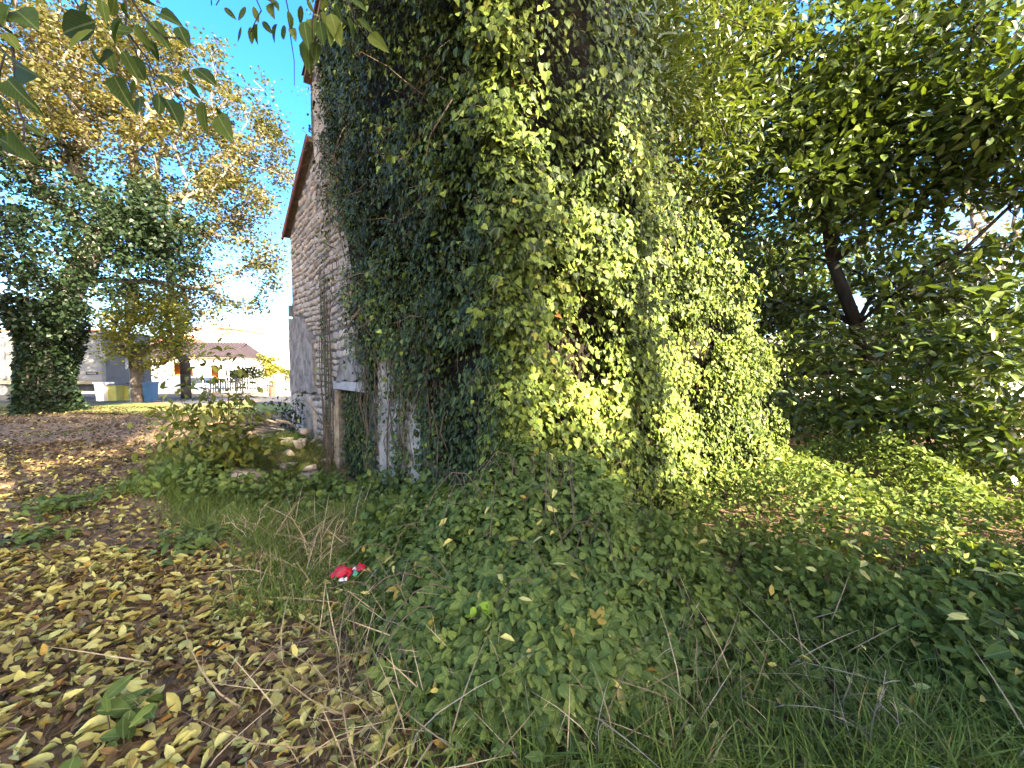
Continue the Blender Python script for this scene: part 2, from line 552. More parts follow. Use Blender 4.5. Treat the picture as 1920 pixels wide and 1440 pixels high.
ovate = [fan([(.17, .10), (.27, .32), (.24, .58), (.12, .82)], f, c, tw) for f, c, tw in ((.10, .10, .0), (.25, .2, .1), (.05, -.15, .12), (.35, .05, -.15))]
ovate_s = [fan([(.22, .22), (.20, .62)], f, c, tw) for f, c, tw in ((.15, .12, .05), (.3, .2, -.1), (.05, -.1, .1))]
lance_s = [fan([(.15, .30), (.12, .68)], f, c, tw) for f, c, tw in ((.2, .1, .05), (.3, .2, -.1))]
ivy_out = [(0, 0), (.20, -.13), (.46, .02), (.56, .24), (.34, .34), (.36, .58), (.18, .62), (0, 1.0), (-.18, .62), (-.36, .58), (-.34, .34), (-.56, .24), (-.46, .02), (-.20, -.13)]
ivy_out2 = [(0, .02), (.30, -.10), (.50, .22), (.30, .62), (0, .95), (-.30, .62), (-.50, .22), (-.30, -.10)]
ivy_t = [poly_leaf(ivy_out, .12, .12), poly_leaf(ivy_out, -.1, .2), poly_leaf(ivy_out2, .15, .1), poly_leaf(ivy_out2, -.05, .25)]
ivy_m = [poly_leaf(ivy_out2, .15, .1), poly_leaf(ivy_out2, -.08, .25), poly_leaf([(0, 0), (.40, -.08), (.48, .24), (.26, .50), (0, 1), (-.26, .50), (-.48, .24), (-.40, -.08)], .1, .15)]
ivy_s = [poly_leaf([(0, 0), (.45, .02), (.33, .5), (0, 1), (-.33, .5), (-.45, .02)], f, c) for f, c in ((.12, .12), (-.1, .2))]
quad_t = [(np.array([(0, 0, 0), (.33, .5, .06), (0, 1, -.05), (-.33, .5, .06)], float), np.array([(0, 1, 2), (0, 2, 3)]), np.array([(.5, 0), (1, .5), (.5, 1), (0, .5)], float))]


def trifoliate(f, c, lo=False):
    l = fan([(.32, .30), (.24, .74)], f, c) if lo else fan([(.28, .22), (.33, .50), (.20, .80)], f, c)
    e = Matrix.Identity(4)
    side = lambda s: Matrix.Translation((0, .42, 0)) @ Matrix.Rotation(-s * 1.25, 4, 'Z') @ Matrix.Rotation(s * .25, 4, 'Y') @ Matrix.Scale(.72, 4)
    return merge([l, l, l], [Matrix.Translation((0, .5, 0)) @ Matrix.Scale(.85, 4), side(1), side(-1)])


tri_t = [trifoliate(.15, .15), trifoliate(.3, .3), trifoliate(.05, .05)]
tri_lo = [trifoliate(.15, .15, True), trifoliate(.3, .3, True), trifoliate(.05, .05, True)]
leaflet_lo = [fan([(.33, .28), (.24, .72)], f, c, tw) for f, c, tw in ((.15, .15, .05), (.3, .25, -.1), (.05, -.1, .1))]
leaflet_t = [fan([(.26, .18), (.34, .45), (.22, .78)], f, c, tw) for f, c, tw in ((.15, .15, .05), (.3, .25, -.1), (.05, -.1, .1))]


def blade(bend, n=4, w_=.022):
    V, U, T = [], [], []
    for i in range(n):
        s = i / n
        wd = w_ * (1 - s * .75)
        y = bend * s * s
        V += [(-wd, y, s * (1 - .25 * bend * s)), (wd, y, s * (1 - .25 * bend * s))]; U += [(0, s), (1, s)]
    V.append((0, bend, 1 - .25 * bend)); U.append((.5, 1))
    for i in range(n - 1):
        a = 2 * i
        T += [(a, a + 1, a + 3), (a, a + 3, a + 2)]
    T.append((2 * n - 2, 2 * n - 1, 2 * n))
    return np.array(V, float), np.array(T, int), np.array(U, float)


blade_t = [blade(b) for b in (.15, .45, .8, 1.1)]


def rand_dirs(n):
    return norm(rng.normal(size=(n, 3)))


# ------------------------------------------------------------------ ground
def axis(lo, hi, n):
    u = np.linspace(-1, 1, n)
    s = np.sinh(u * 4.2) / np.sinh(4.2)
    return np.where(s < 0, -s * lo, s * hi)


gx, gy = axis(-400, 400, 170), axis(-250, 700, 170)
gy = np.sort(np.unique(np.concatenate([gy, np.linspace(0.5, 9, 60)])))
X, Y = np.meshgrid(gx, gy)
V = np.stack([X, Y, gz(X, Y)], axis=2).reshape(-1, 3)
nx, ny = len(gx), len(gy)
i, j = np.meshgrid(np.arange(nx - 1), np.arange(ny - 1))
a = (j * nx + i).ravel()
T = np.concatenate([np.stack([a, a + 1, a + nx + 1], 1), np.stack([a, a + nx + 1, a + nx], 1)])
ground = link('ground', raw_mesh('ground', V, T, smooth=True), M['ground'], kind='structure')

rd = MB()
for k in range(24):
    x0, x1 = -80 + k * 5, -75 + k * 5
    pts = [(x, y, float(gz(x, y)) + .03) for x, y in ((x0, 17.4), (x1, 17.4), (x1, 24), (x0, 24))]
    rd.poly(pts, [(0, 1, 2, 3)])
road = rd.build('road', M['roadm'], kind='structure')
vg = MB()
for k in range(60):
    x0, x1 = -60 + k * 1.0, -59 + k * 1.0
    for l in range(6):
        y0, y1 = 12.6 + l * .78, 13.38 + l * .78
        vg.poly([(x, y, float(gz(x, y)) + .012) for x, y in ((x0, y0), (x1, y0), (x1, y1), (x0, y1))], [(0, 1, 2, 3)])
verge = vg.build('grass_verge', M['verge'], kind='structure')

# ------------------------------------------------------------------ the stone house
A = Vector((-5.6, 9.9, 0)); B = Vector((0.0, 3.4, 0))
W1 = (B - A).length                                   # side wall A-B
E1 = (B - A).normalized(); N1 = Vector((E1.y, -E1.x, 0))       # N1 points outwards (towards camera, left)
if N1.dot(Vector((0, -1, 0))) < 0: N1 = -N1
E2 = Vector((.825, .566, 0)).normalized(); N2 = Vector((E2.y, -E2.x, 0))
if N2.dot(Vector((0, -1, 0))) < 0: N2 = -N2
UP = Vector((0, 0, 1))


def frame(o, e, n):
    """Local (u along e, v up, w along n) to world."""
    return Matrix(((e.x, 0, n.x, o.x), (e.y, 0, n.y, o.y), (e.z, 1, n.z, o.z), (0, 0, 0, 1)))


FR1 = frame(A, E1, N1); FR2 = frame(B, E2, N2)


def t_px(px):
    r = (px - 960) / F
    return (5.6 + 9.9 * r) / (5.6 + 6.5 * r)


def on1(px, py):
    """(u, v) on the side wall seen at a picture position."""
    t = t_px(px); Yd = 9.9 - 6.5 * t
    return t * W1, at(px, py, Yd).z


house = thing('stone_house', (-2.8, 6.6, 0), 'old two-storey stone house with a stepped tiled roof, half swallowed by ivy', 'house')
TH = .45
uS = .277 * W1                                        # step between the low and the tall part
uD0, uD1 = .425 * W1, .607 * W1                       # doorway
zD = 1.24
zE, zS, zT = 5.05, 6.22, 7.75
BASE = -.8
uM = (uS + W1) / 2
wall = MB()
Mw = FR1 @ Matrix.Translation((0, 0, -TH))
wall.prism([(0, BASE), (uD0, BASE), (uD0, zD), (uD0, zS + .0), (uS, zS), (0, zE)], Mw, TH)
wall.prism([(uD1, BASE), (W1, BASE), (W1, zS), (uD1, zS)], Mw, TH)
wall.prism([(uD0, zD), (uD1, zD), (uD1, zS), (uD0, zS)], Mw, TH)
wall.prism([(uS, zS), (W1, zS), (W1, zT), (uM, zT + 1.5), (uS, zT)], Mw, TH)
side_wall = wall.build('wall', M['mortar'], house)
side_wall['label'] = 'rough limestone side wall with plaster patches and a low doorway'
fw = MB()
Mw2 = FR2 @ Matrix.Translation((0, 0, -TH))
fw.prism([(0.0, BASE), (4.3, BASE), (4.3, 1.5), (3.6, 2.1), (2.9, 3.0), (2.0, 3.5), (1.3, 4.0), (1.1, 6.0), (0.0, zT)], Mw2, TH)
fw.build('wall', M['mortar'], house)['label'] = 'broken ivy-covered front wall that drops to the right'
# back and party walls close the volume
bk = MB()
bk.prism([(0, BASE), (5, BASE), (5, zE), (0, zE)], frame(A + E1 * .46, E2, N2), -TH + .02)
bk.prism([(0, zS), (1.1, zS), (1.1, zT), (0, zT)], frame(A + E1 * (uS + .002), E2, N2), -TH)
bk.build('wall', M['mortar'], house)['label'] = 'hidden rear wall under the low eave'
pil = MB()
pil.box(4.302, 4.75, -.5, -.04, -0, 0, None) if False else None
pil.prism([(4.31, BASE), (4.78, BASE), (4.76, .95), (4.32, 1.0)], frame(B, E2, N2) @ Matrix.Translation((0, 0, -.35)), .45)
pil.build('pilaster', M['plaster'], house)

# roofs: low lean-to slope and tall gable, with a dark red verge board and tiles
nrm_low = Vector((-math.sin(math.atan2(zS - zE, uS)), math.cos(math.atan2(zS - zE, uS))))


def slope_pt(u, v, w, lift, du, dv):
    return FR1 @ Vector((u, v, 0)) + E2 * w + UP * lift


roof = MB()
for (u0, v0, u1, v1) in ((-.22, zE - .11, uS - .01, zS - .005), (uS - .3, zT - .22, uM, zT + 1.5), (uM, zT + 1.5, W1 + .3, zT - .22)):
    p = [FR1 @ Vector((u, v, .12)) + UP * l for l in (.02, .13) for (u, v) in ((u0, v0), (u1, v1))]
    q = [x + E2 * (5.0 if u0 < 0 else 1.3) for x in p]
    roof.poly([p[0], p[1], q[1], q[0], p[2], p[3], q[3], q[2]], [(0, 3, 2, 1), (4, 5, 6, 7), (0, 1, 5, 4), (1, 2, 6, 5), (2, 3, 7, 6), (3, 0, 4, 7)])
roof_o = roof.build('roof', M['wood'], house)
tile_tm = []
for k in range(3):
    v, f = [], []
    for iy in range(2):
        for ix in range(7):
            a = math.pi * ix / 6
            v.append((-.085 * math.cos(a) * (1 - .12 * iy), iy * .42, .06 * math.sin(a) + .012 * iy))
    for ix in range(6): f += [(ix, ix + 1, 8 + ix), (ix, 8 + ix, 7 + ix)]
    tile_tm.append(raw_mesh('tile', np.array(v), np.array(f), None, np.full(len(f), .2 + .3 * k)))
for (u0, v0, u1, v1, rows, cols) in ((-.25, zE - .02, uS - .03, zS + .10, 6, 6), (uS - .33, zT - .12, uM, zT + 1.60, 4, 5)):
    L = math.hypot(u1 - u0, v1 - v0); du, dv = (u1 - u0) / L, (v1 - v0) / L
    for c in range(cols):
        for r in range(rows):
            o = FR1 @ Vector((u0 + du * (r * .38), v0 + dv * (r * .38), .09)) + E2 * (.17 * c + .02) + UP * .045
            yv = (E1 * du + UP * dv); zv = yv.cross(-E2) if yv.cross(-E2).z > 0 else -yv.cross(-E2)
            xv = yv.cross(zv)
            mm = Matrix(((xv.x, yv.x, zv.x, o.x), (xv.y, yv.y, zv.y, o.y), (xv.z, yv.z, zv.z, o.z), (0, 0, 0, 1)))
            mm = mm @ Matrix.Rotation(random.uniform(-.05, .05), 4, 'Z') @ Matrix.Rotation(random.uniform(-.04, .04), 4, 'X')
            link('tile', tile_tm[(c + r) % 3], M['tile'], roof_o, mw=mm)
vb = MB()
for (u0, v0, u1, v1) in ((-.24, zE - .16, uS - .02, zS - .02),):
    vb.prism([(u0, v0), (u1, v1), (u1, v1 + .17), (u0, v0 + .17)], FR1 @ Matrix.Translation((0, 0, .125)), .035)
vb.build('verge_board', M['tile'], house)
gb = MB(); gb.box(-.18, .02, 2.95, 3.22, -.12, .06, FR1 @ Matrix.Identity(4)); gb.build('eaves_bracket', M['grey'], house)

lin = MB()
lin.prism([(uD0 - .12, zD - .0), (uD1 + .06, zD + .0), (uD1 + .06, zD + .15), (uD0 - .12, zD + .14)], FR1 @ Matrix.Translation((0, 0, -.2)), .27)
lin.build('lintel', M['lintel'], house)
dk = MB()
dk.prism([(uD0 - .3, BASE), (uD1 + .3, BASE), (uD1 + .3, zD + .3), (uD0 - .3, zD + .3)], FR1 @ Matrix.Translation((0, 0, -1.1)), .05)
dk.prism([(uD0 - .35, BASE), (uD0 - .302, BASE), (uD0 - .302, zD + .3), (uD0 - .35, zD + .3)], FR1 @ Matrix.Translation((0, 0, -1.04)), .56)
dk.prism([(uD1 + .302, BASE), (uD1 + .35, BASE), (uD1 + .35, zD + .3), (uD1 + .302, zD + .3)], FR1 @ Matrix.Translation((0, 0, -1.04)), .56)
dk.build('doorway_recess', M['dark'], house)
jb = MB()
jb.prism([(uD0 - .07, BASE), (uD0 - .005, BASE), (uD0 - .005, zD - .02), (uD0 - .05, zD - .02)], FR1 @ Matrix.Translation((0, 0, -.1)), .15)
jb.build('door_jamb', M['plaster'], house)


def rough_outline(pts, amp=.05, sub=5, seed=0):
    r = random.Random(seed); out = []
    for k in range(len(pts)):
        (x0, y0), (x1, y1) = pts[k], pts[(k + 1) % len(pts)]
        for s in range(sub):
            f = s / sub
            out.append((x0 + (x1 - x0) * f + r.uniform(-amp, amp), y0 + (y1 - y0) * f + r.uniform(-amp, amp)))
    return out


def plaster(pts_px, mat, th, seed, lab=None, amp=.05):
    pts = [on1(*p) for p in pts_px]
    o = MB().prism(rough_outline(pts, amp, 6, seed), FR1 @ Matrix.Translation((0, 0, .0)), th).build('plaster_patch', mat, house)
    if lab: o['label'] = lab
    return [on1(*p) for p in pts_px]


PL = []
PL.append(plaster([(549, 600), (572, 592), (594, 640), (595, 735), (549, 735)], M['plaster_dark'], .072, 1, 'dark grey plaster at the far corner'))
PL.append(plaster([(549, 738), (580, 738), (592, 765), (596, 850), (549, 840)], M['plaster'], .068, 2, 'pale plaster low on the far corner'))
PL.append(plaster([(612, 770), (628, 760), (630, 900), (615, 915)], M['plaster_warm'], .074, 3, 'ochre stained plaster beside the doorway'))
PL.append(plaster([(645, 670), (694, 655), (694, 706), (636, 718)], M['plaster_dark'], .070, 4, 'grey plaster above the lintel'))
PL.append(plaster([(714, 660), (752, 650), (765, 760), (768, 960), (718, 960)], M['plaster'], .066, 5, 'flaking plaster right of the doorway'))
PL.append(plaster([(772, 700), (806, 690), (812, 980), (770, 980)], M['plaster'], .069, 6, None))
PL.append(plaster([(601, 150), (622, 150), (628, 300), (602, 300)], M['plaster_warm'], .05, 7, 'plaster on the tall part, warm sunlight put into its colour', .08))  # ochre tone stands for warm sun on the stone


def in_poly(x, y, poly):
    c = False
    for k in range(len(poly)):
        (x0, y0), (x1, y1) = poly[k], poly[k - 1]
        if (y0 > y) != (y1 > y) and x < (x1 - x0) * (y - y0) / (y1 - y0) + x0: c = not c
    return c


def ivy_edge(z):
    """Where (fraction of the side wall) the dense ivy begins."""
    return np.interp(z, [-1, 1.15, 1.22, 1.75, 2.4, 3.8, 4.9, 6.0, 7.3, 9], [.43, .44, .605, .60, .53, .516, .447, .40, .365, .30])


# stones laid in uneven courses
stone_tm = []
for k in range(10):
    r = random.Random(100 + k)
    j = lambda a: r.uniform(-a, a)
    v = [(-.5, -.5, 0), (.5, -.5, 0), (.5, .5, 0), (-.5, .5, 0)]
    v += [(x * .86 + j(.06), y * .80 + j(.10), .75 + j(.3)) for x, y, _ in v[:4]]
    v.append((j(.15), j(.12), 1.0 + j(.2)))
    f = [(0, 1, 5), (0, 5, 4), (1, 2, 6), (1, 6, 5), (2, 3, 7), (2, 7, 6), (3, 0, 4), (3, 4, 7), (4, 5, 8), (5, 6, 8), (6, 7, 8), (7, 4, 8)]
    v = np.array(v); v[:4, 0] += [j(.06) for _ in range(4)]; v[:4, 1] += [j(.1) for _ in range(4)]
    stone_tm.append((v, np.array(f), np.zeros((9, 2))))
sP, sS, sRot = [], [], []
z = -.6
while z < zT - .1:
    h = random.uniform(.075, .165)
    u = random.uniform(0, .2) + .01
    while True:
        wd = random.choice((random.uniform(.09, .2), random.uniform(.16, .34)))
        uc, vc = u + wd / 2, z + h / 2
        u += wd + random.uniform(.012, .035)
        if u > W1 * .80: break
        top = zE + (zS - zE) * uc / uS if uc < uS else zT
        if vc + h / 2 > top - .12 or (vc > zS - .1 and uc - wd / 2 < uS): continue
        if uD0 - .1 < uc + wd / 2 and uc - wd / 2 < uD1 + .08 and vc - h / 2 < zD + .17: continue
        if any(in_poly(uc, vc, p) for p in PL): continue
        if uc / W1 > ivy_edge(vc) + .08 and vc > 1.8: continue
        sP.append((uc, vc + .035 * math.sin(uc * 1.9 + z * 2.3) + random.uniform(-.012, .012))); sS.append((wd, h * random.uniform(.68, 1.0), random.uniform(.018, .05)))
    z += h + random.uniform(.010, .022)
sP = np.array(sP); sS = np.array(sS)
R1 = np.array(FR1.to_3x3())
sW = np.array([tuple(FR1 @ Vector((u, v, -.004))) for u, v in sP])
sR = np.array([R1 @ np.array(Matrix.Rotation(random.uniform(-.13, .13), 3, 'Z')) for _ in sP])
srnd = rng.random(len(sP))
split_leaves('stones', 'stone', stone_tm, sW, sR, sS, srnd, M['stone'], side_wall, 300, np.ones(len(sP)))

# ------------------------------------------------------------------ ivy on the house
ivy = thing('ivy', (0.2, 3.3, 0), 'dense dark green ivy smothering the corner and front of the stone house', 'ivy')
matm = MB()
matm.prism([(.63 * W1, 1.3), (W1 + .02, .1), (W1 + .02, zT), (uM, zT + 1.3), (.37 * W1, zT - .1), (.47 * W1, 4.9), (.55 * W1, 3.0)], FR1 @ Matrix.Translation((0, 0, .005)), .05)
matm.prism([(.06, 0), (4.25, 0), (4.25, 1.4), (3.55, 2.0), (2.85, 2.9), (2.0, 3.4), (1.3, 3.9), (1.1, 5.9), (.06, zT)], FR2 @ Matrix.Translation((0, 0, .005)), .05)
matm.build('stem_shade_backing', M['mat'], ivy)  # stem layer coloured as shade behind the leaves

Pv, Nv = [], []


def clump_off(P):
    """How far the ivy bulges from the wall."""
    return .75 * vnoise(P, .8, 3.0) + .4 * vnoise(P, 1.5, 13.0) + .35 * vnoise(P, 2.6, 9.0) + .2 * vnoise(P, 5.5, 5.0)


# side wall
n = 80000
u = W1 * (.28 + .74 * rng.random(n) ** .75); v = -.3 + 8.3 * rng.random(n) ** .85
tt = u / W1
edge = ivy_edge(v)
jit = rng.normal(0, .018, n)
keep = tt > edge + jit
low = (v < 1.75)
slot1 = low & (tt > .665) & (tt < .735) & (v > -.2)
slot2 = (v < 1.25) & (tt > .785) & (tt < .825)
inside_door = (v < 1.22) & (tt > .425) & (tt < .607)
thin = low & (tt > .44)
keep &= ~((v > 1.18) & (v < 1.46) & (tt < .60) & (rng.random(n) < .93))
keep &= ~(slot1 & (rng.random(n) < .86)) & ~(slot2 & (rng.random(n) < .8))
keep &= ~(thin & (rng.random(n) < .30))
strand = (tt > .29) & (tt < .425) & (v > .4) & (v < 6) & (np.abs(tt - (.375 + .02 * np.sin(v * 1.7))) < .022) & (rng.random(n) < .42) & ((v > 1.7) | (tt < .40))
strand |= (tt > .30) & (tt < .46) & (v > 1.3) & (v < 5.5) & (np.abs(tt - (.335 + .014 * np.sin(v * 2.3 + 1))) < .008) & (rng.random(n) < .3)
keep |= strand
u, v, tt, inside_door, strand = u[keep], v[keep], tt[keep], inside_door[keep], strand[keep]
base = np.array(A)[None] + u[:, None] * np.array(E1)[None] + v[:, None] * np.array(UP)[None]
off = clump_off(base)
bul = .16 + .55 * sstep(.55, .95, tt) * sstep(1.2, 3.2, v) * (.45 + off)
bul = bul + .65 * sstep(3.8, 5.6, v) * sstep(.5, .8, tt)
bul = np.where(strand, .11, bul)
bul = np.where(v < 1.7, .12 + .16 * sstep(.6, 1, tt), bul)
bul = np.maximum(bul, .09)
depth_f = rng.random(len(u)) ** .55
d = .06 + (bul - .06) * depth_f
d = np.where(inside_door, -.28 + .3 * rng.random(len(u)), d)
Pv.append(base + d[:, None] * np.array(N1)); Nv.append(np.tile(np.array(N1), (len(u), 1)))
D1 = np.where(strand, .75, depth_f)

# front wall
n = 80000
u = -.25 + 4.7 * rng.random(n) ** 1.05; v = 8.0 * rng.random(n) ** 1.15
top = np.interp(u, [-.3, 1.0, 1.25, 2.0, 2.9, 3.6, 4.3], [8, 6.5, 4.25, 3.75, 3.2, 2.35, 1.75])
keep = v < top + rng.normal(0, .07, n)
u, v = u[keep], v[keep]
base = np.array(B)[None] + u[:, None] * np.array(E2)[None] + v[:, None] * np.array(UP)[None]
off = clump_off(base)
bul = .20 + .38 * (.5 + off) + .35 * sstep(3.0, 4.6, v) * (1 - sstep(.8, 1.6, u))
bul += .08 * np.exp(-((v - .2) / .8) ** 2)
bul = np.maximum(bul, .10)
depth_f = rng.random(len(u)) ** .5
Pv.append(base + (.06 + (bul - .06) * depth_f)[:, None] * np.array(N2)); Nv.append(np.tile(np.array(N2), (len(u), 1)))
D2 = depth_f

# rounded corner between them
n = 36000
ang = rng.random(n); v = 8 * rng.random(n)
nn = norm((1 - ang)[:, None] * np.array(N1) + ang[:, None] * np.array(N2))
base = np.array(B)[None] + v[:, None] * np.array(UP)
off = clump_off(base + nn * .3)
bul = np.maximum(.1, .28 + .35 * (.4 + off) + .25 * sstep(2.5, 4.5, v))
depth_f = rng.random(n) ** .5
Pv.append(base + (bul * depth_f)[:, None] * nn); Nv.append(nn)
D3 = depth_f

P = np.concatenate(Pv); N_ = np.concatenate(Nv); D = np.concatenate([D1, D2, D3])
hol = vnoise(P - .3 * D[:, None] * N_, 1.25, 21.0) + .35 * vnoise(P, 3.1, 33.0)
keep = ~((hol < -.27) & (D > .38) & (P[:, 2] > .6) & (rng.random(len(P)) < .93))
P, N_, D = P[keep], N_[keep], D[keep]
# sprays of leaves standing out of the mass
nspr = 650
idx = rng.choice(np.nonzero((D > .75) & (P[:, 2] > 1.4))[0], nspr)
sp_P, sp_N, sp_D, vines = [], [], [], MB()
for k in idx:
    o = Vector(P[k]); nrm = Vector(N_[k])
    d = (nrm * random.uniform(.5, 1.1) + Vector((random.gauss(0, .35), random.gauss(0, .35), random.uniform(-.5, .6)))).normalized()
    L = random.uniform(.12, .38)
    pts = []
    for s in range(5):
        f = s / 4
        q = o + d * L * f + Vector((0, 0, -.25 * L * f * f))
        pts.append(q)
        for _ in range(5):
            sp_P.append(tuple(q + Vector((random.gauss(0, .05), random.gauss(0, .05), random.gauss(0, .05))))); sp_N.append(tuple(nrm)); sp_D.append(1)
    vines.tube(pts, [.0035, .003, .0025, .002, .0015], 4)
P = np.concatenate([P, np.array(sp_P)]); N_ = np.concatenate([N_, np.array(sp_N)]); D = np.concatenate([D, np.array(sp_D)])
n = len(P)
fwd = np.stack([rng.normal(0, .45, n), rng.normal(0, .45, n), -1 + rng.normal(0, .35, n)], 1) + .35 * N_
nr = N_ + np.array([0, 0, .40]) + .33 * rng.normal(size=(n, 3))
R = frames(fwd, nr)
dist = np.linalg.norm(P - np.array([0, 0, CAMZ]), axis=1)
S = (.032 + .030 * rng.random(n) ** 1.5) * np.where(rng.random(n) < .16, 1.5, 1.0)
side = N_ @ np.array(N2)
rnd = np.clip(.34 + .22 * np.clip(side, -.8, 1) + .28 * vnoise(P, .8, 2.0) + rng.normal(0, .2, n), 0, .965)  # leaf tone darkened on the shaded wall, paled on the sunlit one
rnd = np.where(rng.random(n) < .0018, 1.0, rnd)
inner = D < .50
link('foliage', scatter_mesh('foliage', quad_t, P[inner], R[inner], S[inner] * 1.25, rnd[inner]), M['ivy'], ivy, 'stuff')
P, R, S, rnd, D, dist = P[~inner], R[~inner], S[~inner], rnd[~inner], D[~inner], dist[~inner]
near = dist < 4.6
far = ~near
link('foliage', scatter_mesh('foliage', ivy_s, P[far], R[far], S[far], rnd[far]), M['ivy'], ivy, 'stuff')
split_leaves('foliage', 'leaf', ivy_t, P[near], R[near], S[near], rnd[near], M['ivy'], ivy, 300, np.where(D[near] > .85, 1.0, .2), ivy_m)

# a curtain of leaves hanging inside the doorway
k_ = 2600
uu_ = uD0 + (uD1 - uD0) * rng.random(k_) ** .85; vv_ = -.35 + (zD + .33) * rng.random(k_) ** .8
dP = np.array(A)[None] + uu_[:, None] * np.array(E1) + vv_[:, None] * np.array(UP) + (-.34 + .30 * rng.random(k_))[:, None] * np.array(N1)
dN = np.tile(np.array(N1), (k_, 1))
dR = frames(np.stack([rng.normal(0, .4, k_), rng.normal(0, .4, k_), -np.ones(k_)], 1) + .3 * dN, dN + .4 * rng.normal(size=(k_, 3)))
link('foliage', scatter_mesh('foliage', ivy_s, dP, dR, .05 + .03 * rng.random(k_), np.clip(rng.normal(.22, .15, k_), 0, .9)), M['ivy'], ivy, 'stuff')

# climbing and hanging stems
for k in range(45):
    t0 = random.uniform(.58, 1.0); z0 = random.uniform(1.2, 2.6); L = random.uniform(.8, 1.7)
    o = A + E1 * (t0 * W1) + UP * z0 + N1 * random.uniform(.12, .34)
    pts = [o + Vector((random.gauss(0, .03), random.gauss(0, .03), 0)) + E1 * (.1 * f * random.uniform(-1, 1)) - UP * L * f for f in (0, .25, .5, .75, 1)]
    vines.tube(pts, random.uniform(.003, .007), 5)
for k in range(60):
    o = A + E1 * (random.uniform(.55, 1.0) * W1) + UP * random.uniform(2.0, 5.2) + N1 * random.uniform(.3, .55)
    d = (E1 * random.uniform(-1, 1) + UP * random.uniform(-.6, .5) + N1 * .3).normalized()
    L = random.uniform(.3, .8)
    pts = [o + d * L * f + UP * (-.12 * f * f) + Vector((random.gauss(0, .02), random.gauss(0, .02), random.gauss(0, .02))) for f in (0, .33, .66, 1)]
    vines.tube(pts, [.006, .005, .004, .002], 5)
for k in range(16):
    t0 = random.choice((random.uniform(.33, .42), random.uniform(.62, .9)))
    pts, uu, zz = [], t0 * W1, -.3
    while zz < random.uniform(2.5, 5):
        pts.append(A + E1 * uu + UP * zz + N1 * .10); uu += random.gauss(0, .05); zz += .3
    if len(pts) > 2: vines.tube(pts, [.014 * (1 - .7 * q / len(pts)) for q in range(len(pts))], 5)
vines.build('vine', M['vine'], ivy, 'stuff')


# ------------------------------------------------------------------ trees
def skeleton(trunk_pts, attract, bend=.12):
    """Connect every attractor to the nearest wood already there; returns nodes, parents and load."""
    nodes = [Vector(p) for p in trunk_pts]
    par = [-1] + list(range(len(nodes) - 1))
    arr = np.array([tuple(p) for p in nodes])
    base = arr[-1]
    att = sorted(attract, key=lambda p: (Vector(p) - Vector(base)).length)
    cap = len(nodes) + len(att) * 4
    buf = np.zeros((cap, 3)); buf[:len(arr)] = arr; cnt = len(arr)
    root_d = np.zeros(cap)
    for k in range(1, cnt): root_d[k] = root_d[k - 1] + np.linalg.norm(buf[k] - buf[k - 1])
    lo = max(0, len(trunk_pts) - 4)
    for a in att:
        av = np.array(a)
        dd = np.linalg.norm(buf[lo:cnt] - av, axis=1)
        cost = dd + .35 * root_d[lo:cnt]
        k = lo + int(np.argmin(cost))
        L = dd[k - lo]
        steps = max(1, min(3, int(L / .5)))
        o = buf[k].copy(); prev = k
        for s in range(1, steps + 1):
            f = s / steps
            q = o + (av - o) * f
            if s < steps: q = q + rng.normal(0, bend * L / steps, 3) + np.array([0, 0, .10 * L * f * (1 - f)])
            buf[cnt] = q; par.append(prev); root_d[cnt] = root_d[prev] + np.linalg.norm(q - buf[prev]); prev = cnt; cnt += 1
    load = np.ones(cnt)
    for k in range(cnt - 1, 0, -1):
        if par[k] >= 0: load[par[k]] += load[k]
    return buf[:cnt], par, load


def wood(nodes, par, load, r0, rmin, expo=.5):
    """Tubes thick and thin from a skeleton."""
    mx = load.max()
    rad = np.maximum(rmin, r0 * (load / mx) ** expo)
    big, small = MB(), MB()
    for k in range(1, len(nodes)):
        p = par[k]
        ra, rb = min(rad[p], rad[k] * 1.35), rad[k]
        mb = big if rb > rmin * 3.2 else small
        mb.tube([nodes[p], nodes[k]], [ra, rb], 8 if rb > .1 else (5 if rb > .02 else 4), rb > .02)
    return big, small


def cluster(nodes, n_per, spread, droop=.0):
    N = len(nodes) * n_per
    P = np.repeat(nodes, n_per, axis=0) + rng.normal(0, 1, (N, 3)) * np.array([spread, spread, spread * .75])
    P[:, 2] -= droop * np.abs(rng.normal(0, 1, N))
    return P


def blobs_pts(blobs, per, flat=1.0):
    """Points in a union of balls given as (px, py, radius px, depth, weight)."""
    out = []
    for b in blobs:
        px, py, rp, Yd = b[:4]
        wgt = b[4] if len(b) > 4 else 1.0
        c = np.array(at(px, py, Yd)); r = rp * Yd / F
        n = max(3, int(per * wgt * r * r))
        d = rand_dirs(n) * (rng.random(n) ** .38)[:, None] * r
        d[:, 1] *= flat
        out.append(c + d)
    return np.concatenate(out)


def leaf_frames(P, n_up=.5, droop=.3, rough=.8, out_from=None):
    n = len(P)
    fwd = rng.normal(0, 1, (n, 3)); fwd[:, 2] = fwd[:, 2] * .5 - droop
    if out_from is not None: fwd += norm(P - out_from) * .8
    nr = rng.normal(0, rough, (n, 3)); nr[:, 2] = np.abs(nr[:, 2]) + n_up
    return frames(fwd, nr)


def in_view(P, pad=260):
    px, py, dep = project(P)
    return (dep > .3) & (px > -pad) & (px < 1920 + pad) & (py > -pad - 200) & (py < 1440 + pad)


def drop(P, gaps):
    """Leave the listed picture-direction holes (px, py, radius) open to what lies behind."""
    px, py, dep = project(P)
    m = np.ones(len(P), bool)
    for gx_, gy_, gr in gaps:
        dd = np.hypot(px - gx_, py - gy_) / gr
        m &= dd > .75 + .5 * rng.random(len(P))
    return m


